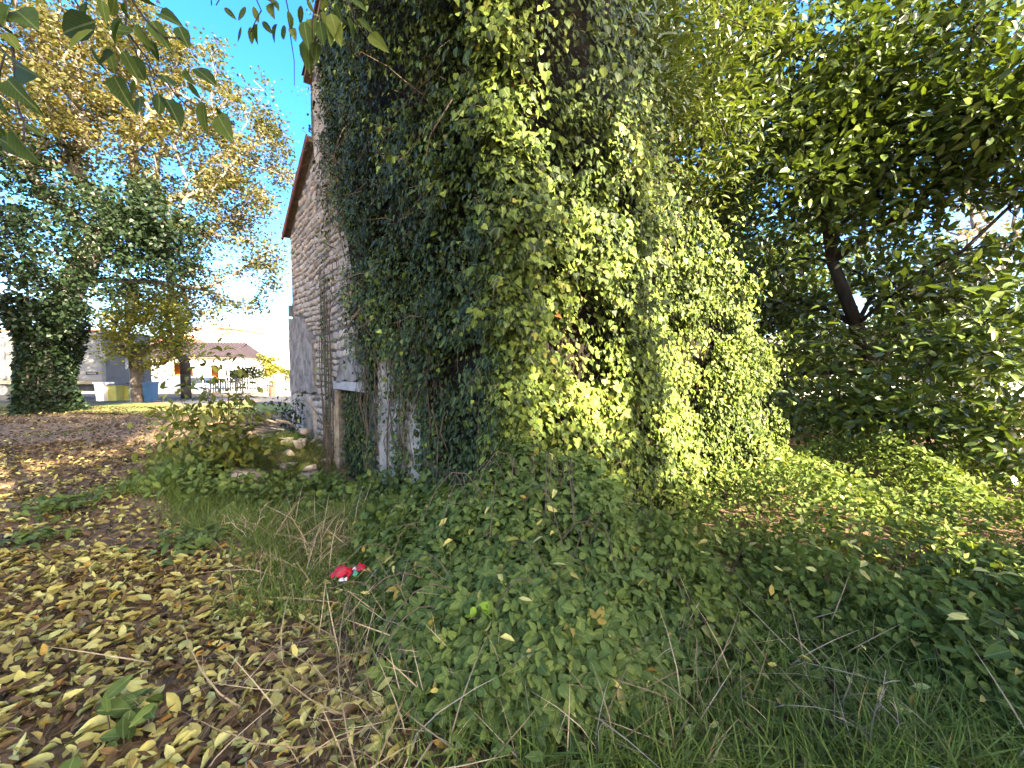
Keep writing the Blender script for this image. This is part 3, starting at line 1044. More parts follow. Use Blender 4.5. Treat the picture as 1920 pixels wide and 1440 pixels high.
# the big yellowing oak at the left
oak_base = (-15.9, 13.2, float(gz(-15.9, 13.2)))
oak = thing('oak_tree', oak_base, 'huge spreading oak with yellowing autumn crown beside the path', 'tree')
oak_blobs = [(30, 40, 190, 13), (180, 90, 170, 14), (320, 130, 120, 15), (300, 240, 150, 14.5), (410, 210, 100, 15.5), (440, 290, 110, 15.5), (505, 290, 60, 15.5), (460, 210, 60, 15.8),
             (390, 360, 110, 15), (470, 380, 80, 16), (120, 230, 150, 13), (20, 260, 110, 12.5, .6), (230, 340, 110, 14, .8), (340, 440, 60, 15.5, .7), (430, 470, 90, 16, .9), (500, 470, 50, 16, 1),
             (400, 550, 60, 16.5, .9), (465, 545, 50, 16.5, .9), (420, 590, 30, 16.5, 1), (-120, 120, 220, 13, .5), (60, 130, 150, 15, .7)]
att = blobs_pts(oak_blobs, 7.0)
tr = [oak_base, (-15.85, 13.2, 1.6), (-15.6, 13.3, 3.2), (-15.2, 13.5, 4.6), (-14.6, 13.8, 6.2)]
nodes, par, load = skeleton(tr, att, .16)
big, small = wood(nodes, par, load, .36, .009, .5)
big.build('trunk', M['palebark'], oak, smooth=True)
small.build('twigs', M['palebark'], oak, 'stuff')
tips = nodes[len(tr):]
P = cluster(tips, 100, .27)
px, py, dep = project(P)
P = P[vnoise(P, .9, 4.0) > -.26]
n = len(P)
link('crown', scatter_mesh('crown', quad_t, P, leaf_frames(P, .4, .2), .095 + .07 * rng.random(n), np.clip(.45 + .35 * vnoise(P, .5, 1.0) + rng.normal(0, .18, n), 0, 1)), M['oak'], oak, 'stuff')

# ivy over its trunk and lower limbs
tiv = thing('ivy', (-15.9, 12.4, float(gz(-15.9, 12.4))), 'dark ivy wrapped round the thick trunk and lower limbs of the oak', 'ivy')
bl = [(40, 400, 110, 12.4), (150, 430, 120, 12.4), (250, 470, 90, 12.8), (60, 490, 100, 12.2), (130, 535, 65, 12.3), (310, 440, 60, 13.2), (-60, 450, 120, 12.2), (20, 575, 45, 12.2), (100, 600, 45, 12.2), (230, 380, 70, 12.8), (90, 340, 70, 12.6), (300, 395, 60, 13), (275, 440, 80, 12.9), (320, 470, 45, 13.2)]
C = blobs_pts(bl, 16)
P1 = cluster(C, 42, .20)
n2 = 9000
ang = rng.random(n2) * 2 * math.pi; hz = 4.0 * rng.random(n2)
rr = np.interp(hz, [0, .5, 1.5, 4], [.80, .66, .58, .9]) * (.85 + .3 * rng.random(n2)) + .12 * np.sin(ang * 3 + hz * 2)
P2 = np.stack([-15.85 + rr * np.cos(ang), 13.2 + rr * np.sin(ang), hz], 1)
P = np.concatenate([P1, P2]); n = len(P)
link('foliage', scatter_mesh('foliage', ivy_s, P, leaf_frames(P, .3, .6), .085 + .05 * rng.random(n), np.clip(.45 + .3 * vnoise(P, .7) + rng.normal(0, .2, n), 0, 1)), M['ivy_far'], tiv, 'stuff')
iv = MB()
for k in range(26):
    a = random.uniform(0, 6.28)
    iv.tube([(-15.85 + .5 * math.cos(a + z * .1), 13.2 + .5 * math.sin(a + z * .1), z) for z in (0, 1, 2, 3, 4)], .03, 5)
iv.build('vine', M['vine'], tiv, 'stuff')


def simple_tree(name, base, blobs, per, label, mat, barkm, r0, n_per, spread, lsize, tm=quad_t, group=None, lean=(0, 0), fork=None, droop=.3, flat=1.0, cat='tree', wood_r=.012):
    t = thing(name, base, label, cat, group)
    att = blobs_pts(blobs, per, flat)
    cz = fork if fork is not None else max(.6, att[:, 2].min() * .9)
    trp = [(base[0] + lean[0] * f, base[1] + lean[1] * f, base[2] + (cz - base[2]) * f) for f in (0, .33, .66, 1)]
    nodes, par, load = skeleton(trp, att, .14)
    big, small = wood(nodes, par, load, r0, wood_r)
    big.build('trunk', barkm, t, smooth=True)
    small.build('twigs', barkm, t, 'stuff')
    P = cluster(nodes[4:], n_per, spread)
    n = len(P)
    link('crown', scatter_mesh('crown', tm, P, leaf_frames(P, .4, droop), lsize * (.7 + .6 * rng.random(n)), np.clip(.5 + .35 * vnoise(P, .6) + rng.normal(0, .2, n), 0, 1)), mat, t, 'stuff')
    return t


simple_tree('young_tree', (-17.9, 18.4, float(gz(-17.9, 18.4))), [(230, 560, 45, 18), (290, 575, 50, 18), (320, 620, 45, 18), (260, 610, 60, 18.3), (215, 610, 35, 18), (320, 665, 25, 18), (225, 660, 25, 18.4)], 9, 'yellow-green young tree behind the sign pole', M['yellowgreen'], M['bark'], .26, 95, .30, .16, fork=2.2)
simple_tree('ivy_clad_tree', (-18.2, 21.5, float(gz(-18.2, 21.5))), [(345, 510, 28, 21.5), (335, 560, 36, 21.5), (350, 600, 24, 21.5), (320, 480, 30, 21.5), (330, 640, 18, 21.5)], 9, 'narrow dark ivy-clad tree beyond the yellow-green young tree', M['ivy_far'], M['darkbark'], .24, 85, .32, .17, fork=2.0)

# bay tree rising behind the ivy-covered front wall
P_gap = [(1604, 580, 34), (1735, 420, 20), (1560, 45, 22), (1500, 25, 20), (1815, 425, 42), (1880, 410, 30), (1500, 120, 14), (1640, 150, 12)]


def leafy_tree(name, base, blobs, per, label, mat, barkm, tm, r0, n_per, spread, lsize, trunk_pts, parts=0, droop=.25):
    t = thing(name, base, label, 'tree')
    att = blobs_pts(blobs, per)
    att = att[att[:, 2] > .15]
    nodes, par, load = skeleton(trunk_pts, att, .14)
    big, small = wood(nodes, par, load, r0, .006)
    big.build('trunk', barkm, t, smooth=True)
    small.build('twigs', barkm, t, 'stuff')
    T0 = nodes[len(trunk_pts):]
    P = cluster(T0, n_per, spread)
    # rosettes: leaves of one shoot point away from the shoot's end
    cen = np.repeat(T0, n_per, axis=0)
    keep = drop(P, P_gap) & (P[:, 2] > gz(P[:, 0], P[:, 1]) + .1) & (P[:, 1] > 1.9)
    P, cen = P[keep], cen[keep]
    P, cen = P[in_view(P)], cen[in_view(P)]
    n = len(P)
    fwd = norm(P - cen) + rng.normal(0, .45, (n, 3)); fwd[:, 2] -= droop - .25
    nr = rng.normal(0, .5, (n, 3)); nr[:, 2] += .75
    nr[:, 1] -= .25
    R = frames(fwd, nr)
    S = lsize * (.7 + .6 * rng.random(n))
    rnd = np.clip(.45 + .3 * vnoise(P, .9) + rng.normal(0, .2, n), 0, 1)
    if parts:
        split_leaves('crown', 'leaf', tm, P, R, S, rnd, mat, t, parts)
    else:
        link('crown', scatter_mesh('crown', tm, P, R, S, rnd), mat, t, 'stuff')
    return t


leafy_tree('bay_tree', (3.0, 7.6, 0), [(1230, 60, 110, 5.9), (1330, 130, 120, 6.3), (1180, 140, 60, 5.4, .8), (1240, 200, 70, 5.9), (1330, 260, 80, 6.2), (1270, 330, 55, 6.4), (1400, 60, 100, 6.8), (1360, 360, 60, 6.8), (1150, 40, 90, 5.5), (1300, 20, 110, 6.5), (1280, 420, 60, 7.4), (1420, 300, 70, 7), (1225, 290, 60, 6.4), (1285, 390, 60, 7), (1330, 440, 60, 7.4), (1210, 90, 55, 5.0), (1185, 200, 45, 4.9), (1240, 160, 50, 5.2), (1170, 30, 60, 4.8), (1290, 200, 60, 5.6)],
           30, 'tall bay tree with narrow pale leaves rising behind the ivy-covered wall', M['bay'], M['darkbark'], lance_s, .07, 78, .24, .125, [(3.0, 7.6, 0), (3.0, 7.5, 1.2), (2.9, 7.2, 2.4), (2.9, 7.0, 3.4)])

lau_blobs = [(1480, 110, 120, 6.6), (1600, 180, 140, 6.2), (1720, 110, 150, 5.8), (1860, 130, 140, 5.3), (1560, 320, 100, 6.0), (1680, 300, 110, 6.0), (1800, 260, 110, 5.6), (1905, 300, 80, 5.2), (1470, 250, 90, 6.5), (1640, 30, 110, 6.3, .7), (1960, 200, 110, 4.8),
             (1500, 420, 50, 6.4), (1600, 420, 50, 6.4), (1690, 400, 60, 6), (1900, 450, 60, 5), (1750, 440, 60, 6.4), (1850, 355, 60, 5.6), (1660, 490, 60, 6.9), (1720, 560, 60, 6.8), (1830, 520, 60, 6), (1930, 380, 60, 5.2),
             (1780, 620, 70, 5.2), (1890, 660, 90, 4.4), (1720, 720, 70, 5.4), (1610, 770, 70, 6.0), (1500, 750, 50, 6.3), (1860, 800, 90, 4.6), (1700, 810, 70, 5.3), (1930, 560, 60, 4.4), (1470, 690, 30, 6.5), (1560, 640, 30, 6.4, .8), (1800, 520, 60, 6.3, .7),
             (1340, 500, 80, 8.2), (1420, 600, 100, 8.6), (1380, 720, 80, 8.4), (1520, 530, 80, 9.2), (1450, 480, 80, 8.8), (1690, 640, 70, 9), (1460, 810, 70, 8.4), (1560, 800, 70, 8.8), (1540, 690, 60, 9.2), (1780, 700, 80, 8.5), (1700, 520, 70, 9.2, .7), (1850, 620, 70, 8)]
leafy_tree('laurel_tree', (6.4, 6.9, 0), lau_blobs, 24, 'broad glossy laurel tree with a dark leaning trunk right of the house', M['laurel'], M['darkbark'], ovate_s, .13, 75, .25, .14,
           [(6.4, 6.9, 0), (6.35, 6.9, .8), at(1640, 700, 6.8), at(1605, 610, 6.7), at(1560, 490, 6.6), at(1545, 400, 6.5)], 300)

simple_tree('evergreen_tree', (6.0, 11.2, 0), [(1330, 480, 90, 10.5), (1400, 600, 110, 10.5), (1380, 740, 100, 10.2), (1520, 700, 110, 10.8), (1490, 500, 100, 11), (1470, 840, 90, 10), (1600, 820, 90, 10.5), (1650, 690, 50, 11), (1720, 760, 90, 10.5), (1830, 720, 90, 10), (1560, 400, 70, 11), (1900, 640, 70, 10), (1300, 620, 80, 10), (1330, 390, 80, 11), (1260, 310, 80, 11), (1430, 320, 100, 11.2), (1500, 230, 90, 11.2), (1210, 190, 90, 11), (1340, 220, 90, 11.4), (1620, 330, 90, 11.4), (1620, 180, 80, 11.4)], 9, 'dark dense evergreen in the shade behind the laurel trunk', M['shaded_evergreen'], M['darkbark'], .16, 60, .26, .19, ovate_s, fork=1.0, wood_r=.006)
simple_tree('pale_tree', (19.5, 17, 0), [(1820, 420, 75, 17), (1890, 440, 70, 17), (1760, 470, 60, 17.5), (1850, 520, 60, 17)], 5, 'pale dry-looking tree seen through the gap in the laurel', M['paletree'], M['palebark'], .3, 30, .4, .16)

# unseen trees and shrubs round the photographer, some added and shaped only to cast shade
def shade_tree(name, base, cx, cy, z0, z1, r, n, label, lsz=.22):
    t = thing(name, base, label, 'tree', 'trees behind the photographer')
    d = rand_dirs(260) * (rng.random(260) ** .4)[:, None]
    att = np.array([cx, cy, (z0 + z1) / 2]) + d * np.array([r, r, (z1 - z0) / 2])
    nodes, par, load = skeleton([base, (base[0], base[1], z0 * .5), (base[0] * .6 + cx * .4, base[1] * .6 + cy * .4, z0 + .3)], att, .12)
    big, small = wood(nodes, par, load, .28, .012)
    big.build('trunk', M['bark'], t, smooth=True); small.build('twigs', M['bark'], t, 'stuff')
    P = cluster(nodes[3:], max(1, n // (len(nodes) - 3)), .38)
    k = len(P)
    link('crown', scatter_mesh('crown', quad_t, P, leaf_frames(P), lsz * (.7 + .6 * rng.random(k)), rng.random(k)), M['shade'], t, 'stuff')
    return t


for (hh_, pp_, z0_, z1_, r_, n_, lab_) in ((14, 0.0, 3.0, 15.5, 2.7, 24000, 'leafy tree behind the photographer, nearest the open lawn'), (15, -4.4, 3.0, 16.5, 3.0, 26000, 'leafy tree behind the photographer, between two others'), (10, 9.7, 1.5, 11.2, 2.0, 17000, 'slender leafy tree to the right of the photographer')):  # the slender one is added to shade the hollow
    bx_, by_ = SUN_AZ[0] * hh_ + .774 * pp_, SUN_AZ[1] * hh_ + .633 * pp_
    shade_tree('unseen_tree', (bx_, by_, 0), bx_, by_, z0_, z1_, r_, int(n_ * .8), lab_, .33)
bx_, by_ = SUN_AZ[0] * 14.5 + .774 * 3.4, SUN_AZ[1] * 14.5 + .633 * 3.4
shade_tree('unseen_tree', (bx_, by_, 0), bx_, by_, 14.6, 18.0, 1.5, 7000, 'umbrella-crowned tall tree behind the photographer', .28)  # added so its crown shades the upper front ivy
shade_tree('unseen_tree', (-7.4, -2.4, 0), -7.2, -2.2, 6.5, 18.0, 3.3, 17000, 'tallest leafy tree, to the left of the photographer', .30)  # added to keep the ivy of the oak in shade
shade_tree('unseen_shrub', (4.2, -.3, 0), 4.1, -.2, .3, 4.0, 1.0, 5000, 'tall leafy shrub to the right of the photographer', .13)  # added, its height sets the shade line low on the front wall
shade_tree('unseen_shrub', (5.2, 1.2, 0), 5.3, 1.2, .2, 1.7, 1.0, 3500, 'low leafy shrub to the right of the photographer', .12)  # added, kept low to shade only the right foreground

# ------------------------------------------------------------------ undergrowth
def in_frame(P, pad=120):
    px, py, dep = project(P)
    return (dep > .3) & (px > -pad) & (px < 1920 + pad) & (py > -pad) & (py < 1440 + pad)


def ground_pts(n, x0, x1, y0, y1, power=1.0):
    """Random ground positions, denser near y0."""
    y = y0 + (y1 - y0) * rng.random(n) ** power
    x = x0 + (x1 - x0) * rng.random(n)
    m = (np.abs(x) < 1.42 * y + .5)
    x, y = x[m], y[m]
    return np.stack([x, y, gz(x, y)], 1)


def house_clear(P, pad=.0):
    """False inside the house."""
    q = P[:, :2]
    d1 = (q - np.array(A)[:2]) @ np.array(N1)[:2]
    d2 = (q - np.array(B)[:2]) @ np.array(N2)[:2]
    u2 = (q - np.array(B)[:2]) @ np.array(E2)[:2]
    return ~((d1 < pad) & (d2 < pad) & (u2 < 4.6))


def path_edge(y):
    """x of the right edge of the leaf-covered path."""
    return np.interp(y, [1.2, 1.55, 2.07, 2.53, 3.76, 6.15, 8.5, 11], [-.25, -.55, -1.15, -1.78, -3.3, -5.9, -6.2, -5.2])


def bramble_h(x, y):
    m = .90 * np.exp(-(((x - .25) / .86) ** 2 + ((y - 2.85) / .62) ** 2))
    m = m + .34 * np.exp(-(((x + .75) / .55) ** 2 + ((y - 3.5) / .6) ** 2))
    m = m + .30 * np.exp(-(((x - .1) / .6) ** 2 + ((y - 1.9) / .35) ** 2))
    return m


def cover_h(x, y):
    return (.34 + .20 * np.sin(2.1 * x + 1.3 * y) * np.sin(1.7 * y - .8 * x + .5) + .12 * sstep(3.6, 5, y)) * sstep(.35, 1.2, x) * sstep(1.2, 2.6, y) * (1 - sstep(6.2, 7.2, y))


# bramble thicket in front of the corner
bram = thing('bramble_bush', (.2, 2.7, 0), 'low green bramble thicket with toothed leaves in front of the ivy corner', 'bush')
Q = ground_pts(150000, -1.7, 1.9, 1.35, 4.4)
H = bramble_h(Q[:, 0], Q[:, 1])
m = (H > .09 + .06 * rng.random(len(Q))) & house_clear(Q, .12) & (rng.random(len(Q)) < .52)
Q, H = Q[m], H[m]
n = len(Q)
pk = vnoise(Q, 2.4, 6.0)
f = rng.random(n) ** .42
P = Q.copy(); P[:, 2] += .02 + H * f * (1 + .45 * pk) + .05 * rng.random(n)
keep = rng.random(n) < (.22 + .35 * f * (pk > -.35))
P, f, H = P[keep], f[keep], H[keep]; n = len(P)
grad = np.stack([-(P[:, 0] - .22) * -1.2, (P[:, 1] - 2.95) * 1.3, np.full(n, 1.1)], 1)
nr = grad + rng.normal(0, .45, (n, 3)); nr[:, 1] -= .35
fw_ = rng.normal(0, 1, (n, 3)); fw_[:, 1] -= .6; fw_[:, 2] = -.25 + .35 * rng.normal(0, 1, n)
R = frames(fw_, nr)
S = .048 + .042 * rng.random(n)
rnd = np.clip(.42 + .25 * vnoise(P, 1.7) + rng.normal(0, .17, n), 0, .97)
rnd = np.where(rng.random(n) < .006, .995, rnd)
split_leaves('foliage', 'leaf', tri_t, P, R, S, rnd, M['bramble'], bram, 300, np.where(f > .8, 1, .3), tri_lo)
cn = MB()
for k in range(90):
    x, y = random.gauss(.15, .75), random.gauss(2.7, .5)
    if y < 1.6 or not house_clear(np.array([[x, y, 0]]), .1)[0]: continue
    h = float(bramble_h(x, y)); a = random.uniform(0, 6.28); L = random.uniform(.3, .9)
    z0 = float(gz(x, y))
    pts = [(x + math.cos(a) * L * s, y + math.sin(a) * L * s, z0 + (h + .10) * math.sin(min(1, .1 + s * 1.2) * 2.4)) for s in [q / 8 for q in range(9)]]
    cn.tube(pts, [.0042 - .0003 * q for q in range(9)], 4)
cn.build('cane', M['vine'], bram, 'stuff')

# the bright lime sprig on the thicket
lp = at(905, 1140, 1.93)
spr = thing('sprig', lp, 'bright lime green young sprig poking out of the brambles', 'plant')
LP = np.array([np.array(lp) + np.array(o) for o in ((0, -.02, .01), (.04, -.03, .02), (-.04, -.02, .02), (.02, -.05, -.03), (.05, -.05, -.02), (-.06, -.03, -.01), (.0, -.06, -.05), (.03, -.02, .05))])
leaf_parts('leaf', leaflet_t, LP, frames(rng.normal(0, 1, (8, 3)) + np.array([0, -.6, -.2]), rng.normal(0, .35, (8, 3)) + np.array([0, -.7, 1.0])), .045 + .03 * rng.random(8), rng.random(8), M['lime'], spr)
MB().tube([(lp.x, lp.y + .06, lp.z - .35), (lp.x, lp.y, lp.z)], .003, 5).build('stem', M['vine'], spr)

# low cover on the right
Q = ground_pts(230000, .2, 10.5, 1.45, 8.2, 1.15)
H = cover_h(Q[:, 0], Q[:, 1])
pk = vnoise(Q, 1.6, 2.0)
m = (H > .03) & house_clear(Q, .05) & (rng.random(len(Q)) < (.36 + .5 * pk) * np.clip(1.3 - Q[:, 1] / 12, .3, 1))
Q, H, pk = Q[m], H[m], pk[m]; n = len(Q)
f = rng.random(n) ** .5
P = Q.copy(); P[:, 2] += .02 + np.maximum(.05, H) * f * (1 + .9 * pk)
nr = rng.normal(0, .42, (n, 3)) + np.array([0, -.25, 1])
R = frames(rng.normal(0, 1, (n, 3)) + np.array([0, -.3, -.3]), nr)
S = .036 + .036 * rng.random(n)
rnd = np.clip(.45 + .35 * vnoise(P, .9, 1.0) + rng.normal(0, .18, n), 0, 1)
cov = link('ground_cover', scatter_mesh('ground_cover', leaflet_lo, P, R, S, rnd), M['cover'], kind='stuff')
tag(cov, 'tangle of low green brambles and nettles carpeting the ground on the right', 'ground cover')

# grass
def grass_field(name, Q, lo, hi, mat, rndf, label, cat, tilt=.35, wmul=1.0):
    n = len(Q)
    up = np.stack([rng.normal(0, tilt, n), rng.normal(0, tilt, n), np.ones(n)], 1)
    a = rng.random(n) * 2 * math.pi
    fl = np.stack([np.cos(a), np.sin(a), np.zeros(n)], 1)
    R = frames(fl, up)
    L = lo + (hi - lo) * rng.random(n) ** 1.6
    S = np.stack([L * wmul, L, L], 1)
    o = link(name, scatter_mesh(name, blade_t, Q, R, S, rndf(Q)), mat, kind='stuff')
    return tag(o, label, cat)


def grass_w(P):
    x, y = P[:, 0], P[:, 1]
    e = path_edge(y)
    d = x - e
    left = sstep(-.25, .7, d + .8 * vnoise(P, .9)) * (1 - .9 * sstep(.2, .5, bramble_h(x, y)))
    right = sstep(.5, .9, x) * (.75 * (1 - sstep(1.9, 3.2, y)) + .12)
    mid = np.where(x > .55, right, left)
    return np.where(house_clear(P, .05), mid, 0)


Q = ground_pts(150000, -7.5, 4.5, 1.3, 8.5, 1.7)
pn = vnoise(Q, 1.9, 8.0)
m = rng.random(len(Q)) < grass_w(Q) * (.42 + .75 * pn)
Q = Q[m]
grass_field('grass', Q, .07, .30, M['grass'], lambda P: np.clip(.42 + .3 * vnoise(P, 1.3, 5.) + rng.normal(0, .22, len(P)), 0, 1), 'rough green grass growing between the path and the brambles', 'grass', .4, .8)
Q = ground_pts(60000, .35, 3.2, 1.35, 2.8)
m = rng.random(len(Q)) < (.22 + .6 * vnoise(Q, 2.2, 14.0)) * (1 - .9 * sstep(.25, .5, bramble_h(Q[:, 0], Q[:, 1]))) * (1 - .6 * sstep(2.0, 2.8, Q[:, 1]))
grass_field('grass', Q[m], .10, .32, M['grass'], lambda P: np.clip(.48 + .3 * vnoise(P, 1.3, 5.) + rng.normal(0, .22, len(P)), 0, 1), 'long tangled grass at the lower right corner', 'grass', .55, .7)
Q = ground_pts(230000, -7.5, .2, 2.3, 7.5)
m = rng.random(len(Q)) < grass_w(Q) * (.30 + .6 * vnoise(Q, 1.5, 4.0)) * (Q[:, 0] < .1)
grass_field('grass', Q[m], .10, .26, M['grass'], lambda P: np.clip(.46 + .3 * vnoise(P, 1.3, 5.) + rng.normal(0, .2, len(P)), 0, 1), 'longer green grass between the leaf path and the wrapper', 'grass', .45, .8)
Q = ground_pts(60000, -12, -3, 3, 13)
m = rng.random(len(Q)) < np.clip(.5 * (vnoise(Q, .8, 3.0) - .12), 0, 1)
grass_field('grass', Q[m], .05, .14, M['grass'], lambda P: np.clip(.45 + rng.normal(0, .2, len(P)), 0, .9), 'short sparse grass tufts among the fallen leaves of the path', 'grass', .4, 1.3)
# dry bleached grass
cs = [(-.62, 1.75, .35, 480), (-.25, 1.72, .25, 420), (.55, 1.75, .22, 250), (.95, 1.9, .3, 300), (1.35, 1.75, .35, 260), (-1.55, 3.05, .22, 420), (-1.9, 3.6, .25, 300), (1.9, 2.0, .4, 160), (-.55, 2.3, .25, 300), (2.6, 4.9, .5, 300), (3.6, 5.3, .5, 300)]
Q = np.concatenate([np.stack([rng.normal(x, r, k), rng.normal(y, r * .8, k), np.zeros(k)], 1) for x, y, r, k in [(x_, y_, r_ * 1.25, int(k_ * .6)) for x_, y_, r_, k_ in cs]])
Q = Q[(Q[:, 1] > 1.35) & house_clear(Q, .05)]
Q[:, 2] = gz(Q[:, 0], Q[:, 1]) + .03 * rng.random(len(Q))
grass_field('dry_grass', Q, .15, .50, M['straw'], lambda P: rng.random(len(P)), 'bleached dry grass stems lying over the leaves and brambles', 'dry grass', .95, .42)

# dead stalks standing at the lower right
for (px, py, Yd, lab, hh) in ((1640, 1400, 1.62, 'bleached forked dead stalks standing in the grass at the lower right', .42), (1395, 1190, 2.3, 'bent pale dead stalk arching over the leaf litter', .24), (470, 1010, 3.55, 'dry brown seed stalks in the grass beside the path', .42)):
    b = at(px, py, Yd)
    d = thing('dead_stalk', b, lab, 'dead plant')
    for k in range(5 if hh > .3 else 3):
        a = random.uniform(-1.2, 1.2); L = hh * random.uniform(.55, 1.1)
        b2 = b + Vector((random.gauss(0, .04), random.gauss(0, .04), 0))
        wob = [Vector((random.gauss(0, .006), random.gauss(0, .006), 0)) for _ in range(8)]
        p = [b2 + Vector((a * .26 * f ** 1.7, .06 * math.sin(a * 3) * f, -.12 + L * (1.15 * f - .30 * abs(a) * f * f))) + wob[int(f * 7)] for f in [q / 7 for q in range(8)]]
        MB().tube(p, [.0036 * (1 - .75 * q / 7) for q in range(8)], 5).build('stalk', M['cane'], d)
        for q in (4, 5, 6):
            s2 = p[q]; e2 = Vector((random.uniform(-.07, .07), random.uniform(-.04, .04), random.uniform(.02, .07)))
            MB().tube([s2, s2 + e2 * .5 + Vector((0, 0, .006)), s2 + e2], [.0016, .0012, .0008], 4).build('side_stalk', M['cane'], d)

# ------------------------------------------------------------------ fallen leaves
Ps = []
Q = ground_pts(46000, -4.6, .6, 1.2, 3.2, .9)
Ps.append(Q[rng.random(len(Q)) < np.clip(1.05 - sstep(-.5, .95, Q[:, 0] - path_edge(Q[:, 1])), .16, 1) * .30])
Q = ground_pts(40000, -12, -1.0, 3.0, 8.0)
Ps.append(Q[rng.random(len(Q)) < np.clip(1.02 - sstep(-.5, .6, Q[:, 0] - path_edge(Q[:, 1]) + .5 * vnoise(Q, 1.0)), .04, 1) * .50])
Q = ground_pts(32000, -19, -4, 8, 15)
Ps.append(Q[rng.random(len(Q)) < .42])
Q = ground_pts(3600, .2, 4.5, 1.2, 3.4, .8)
Ps.append(Q[rng.random(len(Q)) < .40 * np.clip(1.4 - bramble_h(Q[:, 0], Q[:, 1]) * 3, 0, 1)])
P = np.concatenate(Ps)
P = P[house_clear(P, .1)]
n = len(P)
P[:, 2] += .012 + .035 * rng.random(n) + .05 * sstep(-.2, .6, P[:, 0] - path_edge(P[:, 1])) * rng.random(n)
R = frames(rng.normal(0, 1, (n, 3)) * np.array([1, 1, .22]), rng.normal(0, .42, (n, 3)) + np.array([0, 0, 1]))
L = (.045 + .045 * rng.random(n)) * np.where(rng.random(n) < .08, 1.35, 1)
S = np.stack([L * (.72 + .3 * rng.random(n)), L, L * 1.2], 1)
far_b = sstep(3.2, 8, P[:, 1])
rnd = np.where(rng.random(n) < .42 + .50 * far_b, rng.random(n) * (.42 - .10 * far_b), .40 + .6 * rng.random(n) ** 1.1)
# laid on the bramble and grass tops
Q = ground_pts(420, -1.9, 3.2, 1.5, 4.6)
Q = Q[house_clear(Q, .1)]
hq = np.maximum(bramble_h(Q[:, 0], Q[:, 1]), cover_h(Q[:, 0], Q[:, 1]))
k_ = len(Q); Q[:, 2] += hq * 1.02 + .06
R2 = frames(rng.normal(0, 1, (k_, 3)) * np.array([1, 1, .5]), rng.normal(0, .45, (k_, 3)) + np.array([0, -.3, 1]))
L2 = .05 + .04 * rng.random(k_)
P = np.concatenate([P, Q]); R = np.concatenate([R, R2]); S = np.concatenate([S, np.stack([L2 * .75, L2, L2], 1)]); rnd = np.concatenate([rnd, .45 + .54 * rng.random(k_)])
litter_tm = [fan([(.15, .10), (.25, .35), (.22, .62), (.09, .86)], f, c, tw) for f, c, tw in ((.10, .10, .1), (.35, .3, -.2), (.2, -.25, .25), (.5, .15, .0), (.1, .45, -.3))]
litter_lo = [fan([(.25, .30), (.18, .70)], f, c, tw) for f, c, tw in ((.10, .10, .1), (.35, .3, -.2), (.2, -.25, .25), (.5, .15, .0), (.1, .45, -.3))]
split_leaves('fallen_leaves', 'fallen_leaf', litter_tm, P, R, S, rnd, M['litter'], ground, 300, np.where(rnd > .4, 1, .6), litter_lo)

# broad-leaved weeds on the path
for (px, py, Yd, r, nl, lab) in ((120, 955, 4.3, .34, 150, 'dark leafy weed clump at the far edge of the leaf path'), (225, 1405, 1.62, .13, 22, 'dark broad-leaved weed among yellow leaves at the lower left'), (60, 1030, 3.4, .22, 60, 'small weed patch at the left end of the path'), (355, 1010, 3.4, .28, 110, 'green weed tuft where the path meets the grass'), (1850, 1160, 2.0, .34, 80, 'large-leaved green weeds at the right of the grass'), (980, 1400, 1.60, .26, 60, 'dark green leafy weeds at the foot of the brambles'), (1780, 1090, 2.6, .3, 90, 'tall dark nettles beside the large-leaved weeds')):
    x0 = at(px, py, Yd)
    z0 = float(gz(x0.x, x0.y))
    wd = thing('weed', (x0.x, x0.y, z0), lab, 'weed')
    d = rng.normal(0, 1, (nl, 2)) * r * .5
    hh = (.05 + .10 * rng.random(nl)) * (2.2 if px > 1700 else 1)
    PP = np.stack([x0.x + d[:, 0], x0.y + d[:, 1], gz(x0.x + d[:, 0], x0.y + d[:, 1]) + hh], 1)
    PP = PP[PP[:, 1] > 1.25]; nl = len(PP)
    RR = frames(rng.normal(0, 1, (nl, 3)) * np.array([1, 1, .3]) + np.array([0, -.2, -.2]), rng.normal(0, .3, (nl, 3)) + np.array([0, -.2, 1]))
    SS = (.075 + .05 * rng.random(nl)) * (1.05 if px > 1700 else 1)
    rr = np.clip(rng.normal(.3, .2, nl), 0, .9)
    if px in (225, 1850):
        leaf_parts('leaf', ovate, PP, RR, SS, rr, M['bramble'], wd)
    else:
        link('foliage', scatter_mesh('foliage', ovate_s, PP, RR, SS, rr), M['bramble'], wd, 'stuff')
    st = MB()
    for p in PP[::2]: st.tube([(p[0] * .7 + x0.x * .3, p[1] * .7 + x0.y * .3, float(gz(p[0], p[1])) - .01), tuple(p)], .0025, 4)
    st.build('stem', M['vine'], wd, 'stuff')

# ------------------------------------------------------------------ the red wrapper
wp = at(650, 1074, 2.72)
wrap = thing('wrapper', wp, 'crumpled red sweet wrapper with white and green bits lying in the grass', 'litter')
mred = solid_mat('red_foil', (.50, .012, .03), (.26, .008, .02), 45, .4, .4)
mwht = solid_mat('white_foil', (.75, .66, .64), (.7, .6, .58), 25, .35, .5)
mgrn = solid_mat('green_foil', (.02, .33, .22), (.02, .26, .17), 25, .35, .5)


